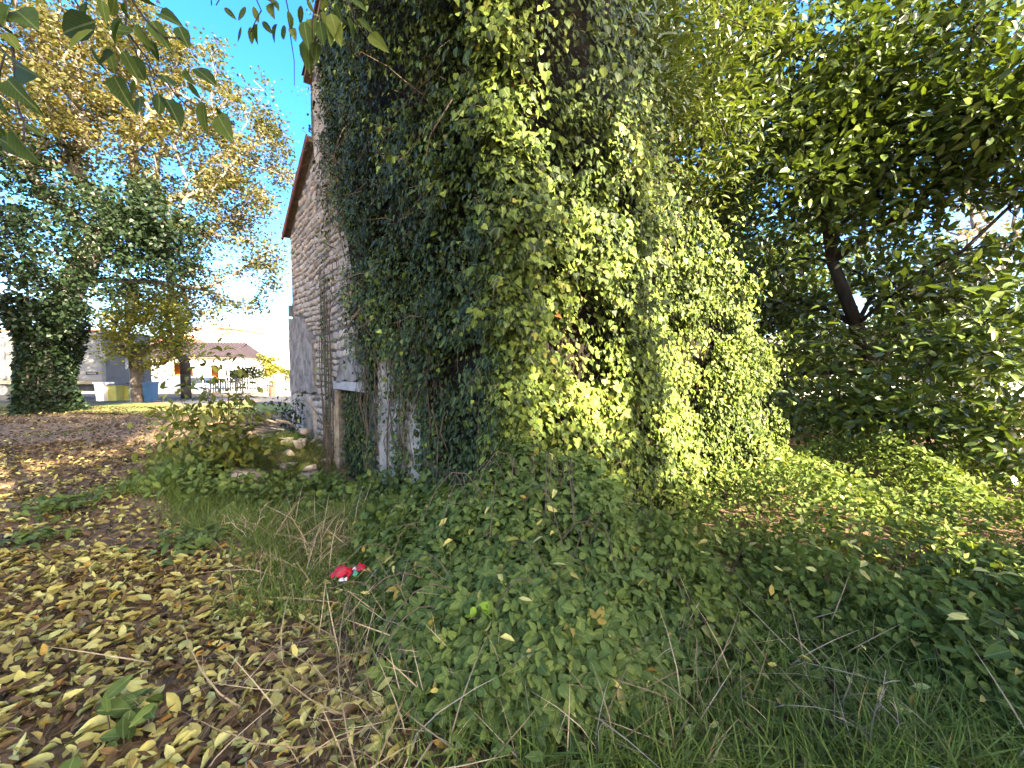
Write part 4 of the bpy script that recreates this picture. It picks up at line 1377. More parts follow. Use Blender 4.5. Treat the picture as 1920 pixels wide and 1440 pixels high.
def crumple(c, sx, sy, sz, seed, name, mat, cut=1.0):
    r = random.Random(seed)
    Vv, Ff, nu, nv = [], [], 11, 8
    for iy in range(nv):
        for ix in range(nu):
            a, b = ix / (nu - 1) * 2 - 1, iy / (nv - 1) * 2 - 1
            zz = (1 - a * a * .8) * (1 - b * b * .8)
            rad = 1 + r.uniform(-.16, .16)
            Vv.append((c[0] + a * sx * rad, c[1] + b * sy * rad, c[2] + sz * (zz * cut + r.uniform(-.28, .28))))
    for iy in range(nv - 1):
        for ix in range(nu - 1):
            k = iy * nu + ix
            Ff += [(k, k + 1, k + nu + 1), (k, k + nu + 1, k + nu)]
    link(name, raw_mesh(name, np.array(Vv), np.array(Ff)), mat, wrap)


g0 = float(gz(wp.x, wp.y))
zw = wp.z - .0
crumple((wp.x - .028, wp.y, zw - .01), .070, .05, .055, 1, 'foil', mred)
crumple((wp.x + .088, wp.y + .03, zw + .01), .036, .03, .04, 2, 'foil', mred)
crumple((wp.x - .012, wp.y - .055, zw - .022), .016, .02, .016, 3, 'white_tab', mwht)
crumple((wp.x + .020, wp.y - .058, zw - .018), .011, .02, .016, 4, 'white_tab', mwht)
crumple((wp.x + .066, wp.y - .01, zw - .012), .020, .02, .032, 5, 'green_tab', mgrn)
crumple((wp.x + .055, wp.y + .02, zw + .02), .016, .015, .012, 6, 'white_tab', mwht)

# ------------------------------------------------------------------ sapling, rubble and debris left of the doorway
def sprout(name, base, stems, label, mat, lsz, nper, group=None, tmp=ovate_s, droop=.5, cat='sapling'):
    t = thing(name, base, label, cat, group)
    PP = []
    sm = MB()
    for tip, bow in stems:
        b = Vector(base); tp = Vector(tip)
        pts = []
        for k in range(7):
            f = k / 6
            q = b.lerp(tp, f) + Vector((bow[0], bow[1], bow[2])) * math.sin(f * math.pi)
            pts.append(q)
            if k >= 1:
                for _ in range(nper):
                    PP.append(tuple(q + Vector((random.gauss(0, .14), random.gauss(0, .14), random.gauss(0, .08)))))
        sm.tube(pts, [.014, .012, .010, .008, .006, .004, .002], 5)
    sm.build('stem', M['twig'], t)
    PP = np.array(PP); k = len(PP)
    fw = rng.normal(0, 1, (k, 3)) + (PP - np.array(base)) * np.array([.8, .8, 0]); fw[:, 2] -= droop
    RR = frames(fw, rng.normal(0, .35, (k, 3)) + np.array([0, -.2, 1]))
    link('foliage', scatter_mesh('foliage', tmp, PP, RR, lsz * (.7 + .6 * rng.random(k)), np.clip(rng.normal(.5, .25, k), 0, 1)), mat, t, 'stuff')
    return t


sb = Vector((-4.55, 6.0, float(gz(-4.55, 6.0))))
sprout('sapling', sb, [(at(373, 672, 5.9), (.02, 0, 0)), (at(425, 660, 6.0), (.06, 0, 0)), (at(330, 735, 5.7), (-.05, 0, .1)), (at(300, 775, 5.6), (-.05, 0, .12)), (at(470, 780, 6.1), (.08, 0, .1)), (at(455, 720, 6.3), (.05, 0, .05)), (at(350, 780, 5.5), (0, -.1, .1)), (at(420, 800, 5.6), (.1, -.1, .1)), (at(395, 745, 6.1), (0, 0, .05)), (at(495, 830, 6.0), (.1, 0, .12)), (at(290, 840, 5.6), (-.1, 0, .12))],
       'leggy multi-stemmed sapling with drooping yellow-green leaves left of the house', M['sapling'], .13, 18)
sb2 = at(612, 905, 6.3)
sprout('sapling', sb2, [(at(556, 735, 6.2), (.22, 0, .15)), (at(600, 720, 6.2), (.05, 0, .0))], 'thin bare sapling stem leaning against the stone wall', M['sapling'], .06, 2)
sb3 = at(548, 800, 8.6)
sprout('shrub', (sb3.x, sb3.y, float(gz(sb3.x, sb3.y))), [(at(520 + 12 * k, 745 + 9 * (k % 3), 8.4), (0, 0, .05)) for k in range(5)], 'small dark shrub at the far foot of the house wall', M['ivy_far'], .09, 9, cat='shrub')
# low weeds in front of the door and rubble
for (px, py, Yd, sx, lab) in ((700, 915, 5.0, .5, 'dark green brambles growing in front of the low doorway'), (600, 900, 5.6, .45, 'low weeds at the foot of the rubble'), (790, 905, 3.9, .4, 'bramble shoots against the wall right of the doorway'), (500, 905, 5.4, .5, 'low leafy weeds around the grey stone block'), (380, 905, 5.4, .5, 'low weeds under the leggy sapling')):
    c = at(px, py, Yd); z0 = float(gz(c.x, c.y))
    bsh = thing('low_bush', (c.x, c.y, z0), lab, 'bush')
    k = 520
    d = rng.normal(0, 1, (k, 2)) * np.array([sx, sx * .7])
    PP = np.stack([c.x + d[:, 0], c.y + d[:, 1], np.zeros(k)], 1)
    PP = PP[house_clear(PP, .12)]; k = len(PP)
    PP[:, 2] = gz(PP[:, 0], PP[:, 1]) + .03 + .38 * rng.random(k) ** .8 * np.exp(-((PP[:, 0] - c.x) / sx / 1.2) ** 2)
    RR = frames(rng.normal(0, 1, (k, 3)) + np.array([0, -.3, -.3]), rng.normal(0, .5, (k, 3)) + np.array([0, -.4, 1]))
    link('foliage', scatter_mesh('foliage', leaflet_t, PP, RR, .07 + .04 * rng.random(k), np.clip(rng.normal(.4, .22, k), 0, 1)), M['bramble'], bsh, 'stuff')
    st = MB()
    for p in PP[::12]: st.tube([(p[0], p[1], float(gz(p[0], p[1])) - .02), tuple(p)], .003, 4)
    st.build('stem', M['vine'], bsh, 'stuff')


def boulder(seed, sx, sy, sz):
    r = random.Random(seed)
    bm = bmesh.new()
    for k in range(15):
        p = [r.uniform(-1, 1) for _ in range(3)]
        m_ = max(abs(q) for q in p)
        bm.verts.new(tuple(.5 * q / m_ * r.uniform(.85, 1.05) * d for q, d in zip(p, (sx, sy, sz))))
    res = bmesh.ops.convex_hull(bm, input=list(bm.verts))
    bmesh.ops.delete(bm, geom=[g for g in res['geom_interior'] if isinstance(g, bmesh.types.BMVert)], context='VERTS')
    bmesh.ops.triangulate(bm, faces=list(bm.faces))
    bm.verts.index_update()
    v = np.array([tuple(q.co) for q in bm.verts]); f = np.array([[q.index for q in fc.verts] for fc in bm.faces])
    bm.free()
    return raw_mesh('rubble_stone', v, f, None, np.full(len(f), r.random() * .3))


rub_me = [boulder(40 + k, 1, random.uniform(.6, .9), random.uniform(.45, .7)) for k in range(7)]
for k in range(34):
    px = random.gauss(565, 32); py = random.uniform(800, 890)
    Yd = np.interp(py, [790, 890], [7.8, 6.0]) + random.uniform(-.2, .2)
    c = at(px, py, Yd)
    if not house_clear(np.array([[c.x, c.y, 0]]), .12)[0]: continue
    s = random.uniform(.10, .28)
    z0 = float(gz(c.x, c.y)) + s * .15 + max(0, .16 - .06 * abs(px - 575) / 10)
    mm = Matrix.Translation((c.x, c.y, z0)) @ Matrix.Rotation(random.uniform(0, 6), 4, 'Z') @ Matrix.Rotation(random.uniform(-.4, .4), 4, 'X') @ Matrix.Scale(s, 4)
    o = link('rubble_stone', rub_me[k % 7], M['stone'], mw=mm)
    tag(o, 'pale limestone lump in the rubble heap at the foot of the house wall', 'stone', 'rubble stones at the wall foot')
c = at(468, 885, 5.75)
blk = link('stone_block', boulder(77, .52, .42, .40), M['plaster'], mw=Matrix.Translation((c.x, c.y, float(gz(c.x, c.y)) + .12)) @ Matrix.Rotation(.3, 4, 'Z'))
tag(blk, 'grey weathered stone block half sunk in weeds before the sapling', 'stone')
db = at(500, 800, 7.6)
deb = thing('fallen_branch', (db.x, db.y, float(gz(db.x, db.y))), 'dark heap of fallen branches beside the far end of the wall', 'branch')
for k in range(12):
    a = random.uniform(-.5, .5); L = random.uniform(.4, 1.0)
    o = Vector((db.x + random.gauss(0, .25), db.y + random.gauss(0, .2), float(gz(db.x, db.y)) + .05 + .35 * random.random()))
    d = Vector((math.cos(a), .4 * random.uniform(-1, 1), .35 * math.sin(a * 2)))
    MB().tube([o - d * L * .5, o + Vector((0, 0, .05)), o + d * L * .5], [.035, .028, .012], 6).build('branch', random.choice((M['darkbark'], M['wood'], M['palebark'])), deb)

# ------------------------------------------------------------------ branches hanging from above
hb = thing('overhanging_tree', (-1.6, -1.6, 0), 'leafy twigs with drooping oval leaves hanging into the top left of the view', 'tree')
MB().tube([(-1.6, -1.6, 0), (-1.6, -1.55, 1.5), (-1.5, -1.4, 3.0), (-1.35, -.9, 4.2)], [.16, .14, .12, .09], 10).build('trunk', M['bark'], hb, smooth=True)
hb_att = np.array([-1.2, -3.2, 10.4]) + rand_dirs(200) * (rng.random(200) ** .4)[:, None] * np.array([2.6, 2.6, 2.2])  # unseen high crown, added to dapple the left ground with shade
hb_n, hb_p, hb_l = skeleton([(-1.35, -.9, 4.2), (-1.3, -1.6, 5.8), (-1.25, -2.4, 7.2), (-1.2, -2.9, 8.4)], hb_att, .12)
hb_b, hb_s = wood(hb_n, hb_p, hb_l, .09, .010)
hb_b.build('limb', M['bark'], hb, smooth=True); hb_s.build('twigs', M['bark'], hb, 'stuff')
hb_P = cluster(hb_n[4:], 38, .34)
link('crown', scatter_mesh('crown', quad_t, hb_P, leaf_frames(hb_P), .16 + .08 * rng.random(len(hb_P)), rng.random(len(hb_P))), M['hang'], hb, 'stuff')
br = MB()
br.tube([(-1.5, -1.4, 3.0), (-1.35, -.4, 3.3), (-1.2, .5, 3.25), (-1.0, 1.1, 3.05)], [.06, .045, .03, .018], 7)
br.tube([(-1.35, -.9, 4.2), (-1.0, .4, 4.0), (-.75, 1.3, 3.6)], [.06, .04, .018], 7)
br.tube([(-1.2, .5, 3.25), (-1.6, .8, 3.0), (-1.75, .95, 2.8)], [.02, .014, .008], 6)
br.build('branch', M['darkbark'], hb)
hang, stem = [], MB()


def hang_twig(start, path, r=.004):
    pts = [Vector(start)] + [at(*p) for p in path]
    sm_ = []
    for k in range(len(pts) - 1):
        for f in (0, .5): sm_.append(pts[k].lerp(pts[k + 1], f) + (Vector((random.gauss(0, .006), 0, random.gauss(0, .006))) if f else Vector()))
    sm_.append(pts[-1])
    stem.tube(sm_, [r * (1 - .75 * k / len(sm_)) for k in range(len(sm_))], 5)


hang_twig((-1.0, 1.1, 3.05), [(215, 20, 1.15), (260, 90, 1.12), (290, 140, 1.1), (330, 180, 1.1), (400, 225, 1.1)])
hang_twig((-1.0, 1.1, 3.05), [(235, -10, 1.2), (235, 60, 1.18), (262, 120, 1.15), (290, 190, 1.15)])
hang_twig((-1.0, 1.1, 3.05), [(250, 5, 1.1), (310, 70, 1.1), (350, 85, 1.12)])
hang_twig((-1.0, 1.1, 3.05), [(140, 0, 1.05), (160, 50, 1.02), (150, 90, 1.0)])
hang_twig((-1.75, .95, 2.8), [(20, 60, .95), (30, 160, .9), (45, 230, .85), (20, 270, .8)])
hang_twig((-1.75, .95, 2.8), [(-20, 40, .95), (10, 100, .92), (-5, 180, .85)])
hang_twig((-.75, 1.3, 3.6), [(470, -30, 1.5), (490, 20, 1.5), (470, 60, 1.5)])
hang_twig((-.75, 1.3, 3.6), [(530, -30, 1.55), (545, 70, 1.55), (552, 160, 1.55)], .0035)
hang_twig((-.75, 1.3, 3.6), [(590, -30, 1.6), (585, 40, 1.6), (590, 100, 1.6)])
hang_twig((-.75, 1.3, 3.6), [(640, -30, 1.6), (665, 40, 1.6), (700, 85, 1.6)])
hang_twig((-.75, 1.3, 3.6), [(420, -30, 1.5), (405, 10, 1.5)])
stem.build('twig', M['darkbark'], hb)
LL = [  # picture direction of the leaf base, of its tip, depth
    (165, 5, 150, 60, 1.0), (180, 40, 100, 62, 1.0), (175, 55, 118, 90, 1.0), (190, 0, 200, 45, 1.05), (215, -5, 215, 30, 1.1), (250, -10, 300, 20, 1.1), (235, 5, 240, 45, 1.15),
    (170, 85, 200, 140, 1.1), (200, 85, 222, 145, 1.1), (230, 95, 262, 155, 1.1), (245, 105, 270, 150, 1.12), (215, 145, 243, 203, 1.1), (248, 150, 258, 188, 1.15), (275, 115, 305, 178, 1.1),
    (305, 140, 332, 178, 1.1), (262, 180, 268, 226, 1.15), (298, 175, 300, 225, 1.15), (255, 45, 285, 95, 1.1), (285, 40, 315, 90, 1.1), (300, 25, 335, 40, 1.15), (335, 50, 353, 88, 1.15), (268, 60, 280, 105, 1.15),
    (345, 130, 362, 160, 1.12), (352, 155, 383, 188, 1.1), (366, 128, 407, 158, 1.12), (380, 190, 388, 258, 1.08), (405, 198, 444, 240, 1.08), (408, 215, 432, 262, 1.08), (310, 185, 342, 230, 1.12), (285, 75, 297, 120, 1.15),
    (250, 60, 205, 60, 1.1), (215, 100, 185, 120, 1.05), (230, 35, 200, 80, 1.08),
    (30, 120, 78, 148, .9), (15, 150, 60, 205, .85), (35, 175, 98, 232, .85), (45, 230, 98, 268, .82), (20, 240, 92, 330, .78), (0, 180, 10, 225, .85), (-10, 150, 20, 190, .85), (0, 260, 60, 300, .78), (-15, 225, 25, 285, .8), (10, 60, 40, 100, .95), (30, 20, 70, 50, .95), (20, 10, 0, 60, .95),
    (395, 0, 402, 14, 1.5), (420, 14, 445, 38, 1.5), (460, 12, 450, 46, 1.5), (475, 12, 488, 48, 1.5), (452, 50, 450, 85, 1.5), (470, 50, 473, 88, 1.5), (483, 45, 482, 88, 1.5), (492, 40, 512, 65, 1.5), (500, 0, 524, 10, 1.5), (515, 5, 505, 28, 1.5),
    (520, 45, 508, 80, 1.55), (530, 48, 540, 82, 1.55), (545, 55, 556, 80, 1.55), (540, 20, 548, 62, 1.55), (565, 10, 562, 50, 1.55), (570, 40, 578, 92, 1.55), (588, 35, 585, 85, 1.6), (580, 75, 575, 135, 1.6), (595, 80, 590, 118, 1.6), (605, 20, 612, 60, 1.6), (600, 40, 606, 85, 1.6), (620, 25, 640, 88, 1.6), (628, 5, 645, 45, 1.6), (650, 30, 668, 75, 1.6), (672, 35, 700, 60, 1.6), (692, 65, 728, 95, 1.6), (660, 0, 690, 20, 1.6), (575, -5, 590, 30, 1.6), (635, 45, 618, 90, 1.6), (612, -5, 600, 20, 1.6)]
LPs, LFs, LNs, LSs = [], [], [], []
for (bx, by, tx, ty, Yd) in LL:
    p0, p1 = at(bx, by, Yd + random.uniform(-.02, .02)), at(tx, ty, Yd + random.uniform(-.05, .05))
    d = (p1 - p0) * (.78 if bx < 60 else .92)
    LPs.append(tuple(p0)); LFs.append(tuple(d)); LSs.append((d.length * random.uniform(.66, .9), d.length, d.length))
    LNs.append((random.gauss(0, .5), -1, random.gauss(.2, .4)))
leaf_parts('leaf', ovate, np.array(LPs), frames(np.array(LFs), np.array(LNs)), np.array(LSs), rng.random(len(LPs)), M['hang'], hb)

# ------------------------------------------------------------------ beyond the path: lorry, street furniture, houses
def on_ground(px, Yd):
    x = at(px, 700, Yd).x
    return Vector((x, Yd, float(gz(x, Yd))))


g = on_ground(200, 20.0)
xr, yf = g.x, 20.0
lorry = thing('lorry_trailer', (xr - 5, yf + 1.2, g.z), 'long pale grey lorry trailer parked on the road behind the trees', 'lorry trailer')
zb = at(200, 718, 20).z; zt = at(200, 622, 20).z
b = MB(); b.box(xr - 12, xr - .22, yf, yf + 2.45, zb + .12, zt); b.build('cargo_box', M['trailer'], lorry)
b = MB(); b.box(xr - 12, xr - .2, yf - .04, yf + 2.5, zb - .06, zb + .11); b.build('side_rail', M['rail'], lorry)
b = MB(); b.box(xr - .218, xr, yf - .03, yf + 2.48, zb - .06, zt + .05); b.build('rear_frame', M['grey'], lorry)
b = MB(); b.box(xr - 2.6, xr - .3, yf + .15, yf + 2.3, zb - .45, zb - .07); b.box(xr - 12, xr - 2.7, yf + .6, yf + 1.9, zb - .35, zb - .07); b.build('chassis', M['black'], lorry)
for k in range(9):
    b = MB(); b.box(xr - 11.5 + k * 1.25, xr - 11.45 + k * 1.25, yf - .018, yf - .002, zb + .14, zt - .02); b.build('panel_seam', M['grey'], lorry)
b = MB(); b.box(xr - 1.05, xr - .45, yf - .02, yf - .002, zb + .42, zb + .58); b.build('number_plate', M['black'], lorry)
b = MB(); b.box(xr - .98, xr - .52, yf - .026, yf - .021, zb + .46, zb + .54); b.build('number_plate', M['trailer'], lorry)
for k in range(3):
    cx = xr - 4.2 - k * 1.3
    me = MB()
    me.tube([(cx, yf + .05, g.z + .5), (cx, yf + .35, g.z + .5)], .5, 20)
    wl = me.build('wheel', M['black'], lorry)
    MB().tube([(cx, yf + .02, g.z + .5), (cx, yf + .048, g.z + .5)], .27, 14).build('rim', M['grey'], wl)
    mg = MB()
    for q in range(8):
        a0, a1 = math.pi * q / 8, math.pi * (q + 1) / 8
        for (a_, c_) in ((a0, a1),):
            p = [(cx + .62 * math.cos(t_), yy, g.z + .5 + .62 * math.sin(t_)) for t_ in (a_, c_) for yy in (yf, yf + .4)]
            p += [(cx + .585 * math.cos(t_), yy, g.z + .5 + .585 * math.sin(t_)) for t_ in (a_, c_) for yy in (yf, yf + .4)]
            mg.poly(p, [(0, 1, 3, 2), (4, 6, 7, 5), (0, 2, 6, 4), (1, 5, 7, 3)])
    mg.build('mudguard', M['grey'], lorry)
b = MB(); b.box(xr - 1.75, xr - 1.62, yf + .1, yf + .25, g.z + .1, zb - .06); b.box(xr - 1.85, xr - 1.5, yf + .05, yf + .3, g.z + .03, g.z + .10); b.build('landing_leg', M['grey'], lorry)
b = MB(); b.box(xr - .6, xr - .45, yf + .02, yf + .10, zb - .4, zb - .25); b.build('marker_light', M['yellow'], lorry)

for (px, Yd, wd, hh, mt, lab) in ((194, 19.0, .44, .62, M['white'], 'white plastic wheelie bin behind the lorry trailer'), (216, 19.2, .52, .55, M['yellow'], 'yellow waste bin between the white bin and the sign pole'), (240, 19.6, .40, .55, M['yellow'], 'pale yellow bin partly behind the sign pole'), (281, 18.6, .34, .62, M['bluebin'], 'blue waste bin right of the young tree trunk')):
    c = on_ground(px, Yd)
    c.z = at(px, 743, Yd).z
    t = thing('waste_bin', c, lab, 'bin')
    b = MB(); b.poly([(c.x - wd * .42, c.y - .2, c.z - .3), (c.x + wd * .42, c.y - .2, c.z - .3), (c.x + wd * .42, c.y + .2, c.z - .3), (c.x - wd * .42, c.y + .2, c.z - .3), (c.x - wd * .5, c.y - .25, c.z + hh), (c.x + wd * .5, c.y - .25, c.z + hh), (c.x + wd * .5, c.y + .25, c.z + hh), (c.x - wd * .5, c.y + .25, c.z + hh)], [(0, 3, 2, 1), (4, 5, 6, 7), (0, 1, 5, 4), (1, 2, 6, 5), (2, 3, 7, 6), (3, 0, 4, 7)])
    b.build('body', mt, t)
    b = MB(); b.box(c.x - wd * .54, c.x + wd * .54, c.y - .29, c.y + .28, c.z + hh + .003, c.z + hh + .07); b.build('lid', M['grey'] if mt is M['yellow'] else mt, t)

c = on_ground(242, 18.2)
sp = thing('sign_pole', c, 'grey pole with two road signs seen edge-on beside the young tree', 'road sign')
MB().tube([(c.x + .05, c.y, c.z), (c.x + .05, c.y, at(0, 632, 18.2).z)], .035, 8).build('pole', M['grey'], sp)
z1, z2, z3 = at(0, 636, 18.2).z, at(0, 662, 18.2).z, at(0, 692, 18.2).z
for za, zb_ in ((z2 + .03, z1), (z3, z2 - .03)):
    b = MB()
    ol = [(.33 * math.cos(k * .3927), (zb_ - za) / 2 * math.sin(k * .3927)) for k in range(16)] if za > z3 else [(-.3, -(zb_ - za) / 2), (.3, -(zb_ - za) / 2), (.3, (zb_ - za) / 2), (-.3, (zb_ - za) / 2)]
    b.prism(ol, Matrix.Translation((c.x - .06, c.y - .06, (za + zb_) / 2)) @ Matrix.Rotation(2.48, 4, 'Z') @ Matrix.Rotation(math.pi / 2, 4, 'X'), .03)
    b.build('sign_plate', M['signgrey'], sp)

# silver-blue car
c = on_ground(345, 34.0)
car = thing('parked_car', c, 'silver-blue hatchback parked in front of the arcaded house', 'car')
def prof(y0, y1, pts): return MB().prism(pts, Matrix(((1, 0, 0, c.x), (0, 0, 1, c.y + y0), (0, 1, 0, c.z), (0, 0, 0, 1))), y1 - y0)
prof(0, 1.7, [(-.95, .22), (2.7, .22), (2.78, .62), (2.6, .86), (1.9, .92), (-.9, .95), (-1.02, .6)]).build('body', M['carpaint'], car)
prof(.08, 1.62, [(-.88, .953), (1.85, .923), (1.35, 1.42), (-.55, 1.45)]).build('cabin', M['glass'], car)
prof(.06, 1.64, [(-.56, 1.452), (1.36, 1.422), (1.28, 1.50), (-.48, 1.52)]).build('roof', M['carpaint'], car)
for a0, a1 in ((-.72, -.62), (.38, .46), (1.55, 1.63)):
    prof(.05, .078, [(a0, .955), (a1 + .02, .955), (a1 - .02 if a0 > 1 else a1 + .05, 1.45), (a0 + .03, 1.45)]).build('door_pillar', M['carpaint'], car)
for k in (-.25, 1.95):
    wl = MB().tube([(c.x + k, c.y - .03, c.z + .3), (c.x + k, c.y + .2, c.z + .3)], .31, 16).build('wheel', M['black'], car)
    MB().tube([(c.x + k, c.y - .045, c.z + .3), (c.x + k, c.y - .032, c.z + .3)], .18, 12).build('rim', M['grey'], wl)
for k in (-.98, 2.66):
    b = MB(); b.box(c.x + k, c.x + k + .1, c.y - .01, c.y + .3, c.z + .62, c.z + .78); b.build('headlight', M['lamp'], car)


def front(px0, px1, py0, py1, Yd):
    a_, b_ = at(px0, py1, Yd), at(px1, py0, Yd)
    return a_.x, b_.x, a_.z, b_.z


# arcaded house with the purple-brown tile roof
Yh = 44.0
x0, x1, z0, z1 = front(285, 436, 668, 740, Yh)
arc = thing('arcaded_house', ((x0 + x1) / 2, Yh + 3, z0), 'low white house with orange arches under a purple-brown tiled roof', 'house')
arches = [front(322, 346, 681, 742, Yh), front(350, 362, 690, 742, Yh), front(392, 410, 684, 742, Yh)]
b = MB()
edges = [x0] + [e for a_ in arches for e in (a_[0], a_[1])] + [x1]
for k in range(0, len(edges), 2): b.box(edges[k], edges[k + 1], Yh, Yh + .4, z0 - .4, z1)
for a_ in arches:
    zt_ = a_[3]; r_ = (a_[1] - a_[0]) / 2; cx = (a_[0] + a_[1]) / 2
    for q in range(6):
        t0_, t1_ = math.pi * q / 6, math.pi * (q + 1) / 6
        xa, xb = cx + r_ * math.cos(t1_), cx + r_ * math.cos(t0_)
        zs = zt_ - r_ * .8 + r_ * .8 * max(math.sin(t0_), math.sin(t1_))
        b.box(xa, xb, Yh, Yh + .4, zs, z1)
b.box(x0, x1, Yh + 5, Yh + 5.3, z0 - .4, z1); b.box(x0, x0 + .3, Yh + .402, Yh + 4.998, z0 - .4, z1); b.box(x1 - .3, x1, Yh + .402, Yh + 4.998, z0 - .4, z1)
b.build('wall', M['white'], arc)
b = MB(); b.box(x0 + .4, x1 - .4, Yh + 1.6, Yh + 1.7, z0 - .4, z1 - .02); b.build('porch_wall', M['orange'], arc)
zr = at(0, 643, Yh + 3).z
rf = MB()
rf.poly([(x0 - .4, Yh - .5, z1 - .05), (x1 + .4, Yh - .5, z1 - .05), (x1 - .2, Yh + 2.6, zr), (x0 - .4, Yh + 2.6, zr), (x1 + .4, Yh + 5.7, z1 - .05), (x0 - .4, Yh + 5.7, z1 - .05)], [(0, 1, 2, 3), (3, 2, 4, 5), (1, 4, 2), (0, 3, 5), (0, 5, 4, 1)])
rf_o = rf.build('roof', M['farroof'], arc)
nt_ = 26
tl = None
for k in range(nt_):
    xx = x0 - .3 + (x1 - x0 + .3) * k / (nt_ - 1)
    if tl is None:
        tl = MB().tube([(0, -.52, z1 - .01), (0, 2.56, zr + .03)], .075, 6).mesh('tile_row')
    link('tile_row', tl, M['farroof'], rf_o, mw=Matrix.Translation((xx, Yh, 0)))
b = MB(); b.box(x0, x1, Yh - .42, Yh - .02, z1 - .22, z1 - .06); b.build('eaves_beam', M['wood'], arc)

# tall villa behind it
Yv = 56.0
x0, x1, z0, z1 = front(325, 428, 618, 745, Yv)
vil = thing('villa', ((x0 + x1) / 2, Yv + 4, z0), 'tall cream villa with an orange arched window behind the tiled roof', 'house')
b = MB(); b.box(x0, x1, Yv, Yv + 8, z0 - .5, z1); b.build('wall', M['white'], vil)
b = MB(); xa, xb, za, zb_ = front(381, 404, 606, 660, Yv - .6); b.box(xa, xb, Yv - .6, Yv - .003, za, zb_ - .6)
b.poly([(xa, Yv - .6, zb_ - .597), (xb, Yv - .6, zb_ - .597), (xb, Yv - .003, zb_ - .597), (xa, Yv - .003, zb_ - .597), ((xa * .8 + xb * .2), Yv - .3, zb_ + .5)], [(0, 3, 2, 1), (0, 1, 4), (1, 2, 4), (2, 3, 4), (3, 0, 4)])
b.build('chimney', M['cream'], vil)
xa, xb, za, zb_ = front(343, 364, 633, 650, Yv)
rr_ = (xb - xa) / 2
b = MB(); b.prism([(xa - .1, za), (xb + .1, za)] + [((xa + xb) / 2 + (rr_ + .1) * math.cos(t_), zb_ - rr_ * .6 + (rr_ + .1) * math.sin(t_)) for t_ in [math.pi * k / 10 for k in range(11)]], Matrix(((1, 0, 0, 0), (0, 0, -1, Yv - .003), (0, 1, 0, 0), (0, 0, 0, 1))), .06)
wn = b.build('window', M['orange'], vil)
b = MB(); b.prism([(xa + .12, za + .12), (xb - .12, za + .12)] + [((xa + xb) / 2 + (rr_ - .12) * math.cos(t_), zb_ - rr_ * .6 + (rr_ - .12) * math.sin(t_)) for t_ in [math.pi * k / 10 for k in range(11)]], Matrix(((1, 0, 0, 0), (0, 0, -1, Yv - .065), (0, 1, 0, 0), (0, 0, 0, 1))), .03)
b.build('pane', M['rail'], wn)
xa, xb, za, zb_ = front(390, 402, 641, 652, Yv - .62)
b = MB(); b.box(xa, xb, Yv - .66, Yv - .603, za, zb_); b.build('vent', M['wood'], vil)
b = MB(); b.box(x0 - .3, x1 + .3, Yv - .3, Yv + 8.3, z1 + .002, z1 + .25); b.build('roof', M['tile'], vil)

# house with the red shutters
Ys = 60.0
x0, x1, z0, z1 = front(426, 500, 632, 745, Ys)
sh = thing('shuttered_house', ((x0 + x1) / 2, Ys + 4, z0), 'white house with a pair of red shutters beyond the picket fence', 'house')
b = MB(); b.box(x0, x1, Ys, Ys + 8, z0 - .5, z1); b.build('wall', M['white'], sh)
b = MB(); b.box(x0 - .3, x1 + .3, Ys - .3, Ys + 8.3, z1 + .002, z1 + .2); b.build('roof', M['cream'], sh)
for pa, pb in ((437, 447), (449, 458)):
    xa, xb, za, zb_ = front(pa, pb, 649, 667, Ys)
    b = MB(); b.box(xa, xb, Ys - .06, Ys - .003, za, zb_)
    s_ = b.build('shutter', M['shutter'], sh)
    b = MB()
    for q in range(5): b.box(xa + .06, xb - .06, Ys - .075, Ys - .061, za + .1 + q * (zb_ - za - .1) / 5, za + .1 + (q + .6) * (zb_ - za - .1) / 5)
    b.build('slats', M['shutter'], s_)
Yk = 74.0
x0, x1, z0, z1 = front(520, 640, 656, 745, Yk)
kh = thing('tiled_house', ((x0 + x1) / 2, Yk + 4, z0), 'distant white house with an orange tiled roof edge beside the wall', 'house')
b = MB(); b.box(x0, x1, Yk, Yk + 8, z0 - .5, z1); b.build('wall', M['white'], kh)
b = MB(); b.prism([(-.5, 0), (8.5, 0), (4, 1.1)], Matrix(((0, 0, 1, x0 - .4), (1, 0, 0, Yk), (0, 1, 0, z1 + .003), (0, 0, 0, 1))), x1 - x0 + .8); b.build('roof', M['tile'], kh)
xa, xb, za, zb_ = front(528, 534, 668, 682, Yk)
b = MB(); b.box(xa, xb, Yk - .04, Yk - .002, za, zb_); b.build('window', M['glass'], kh)
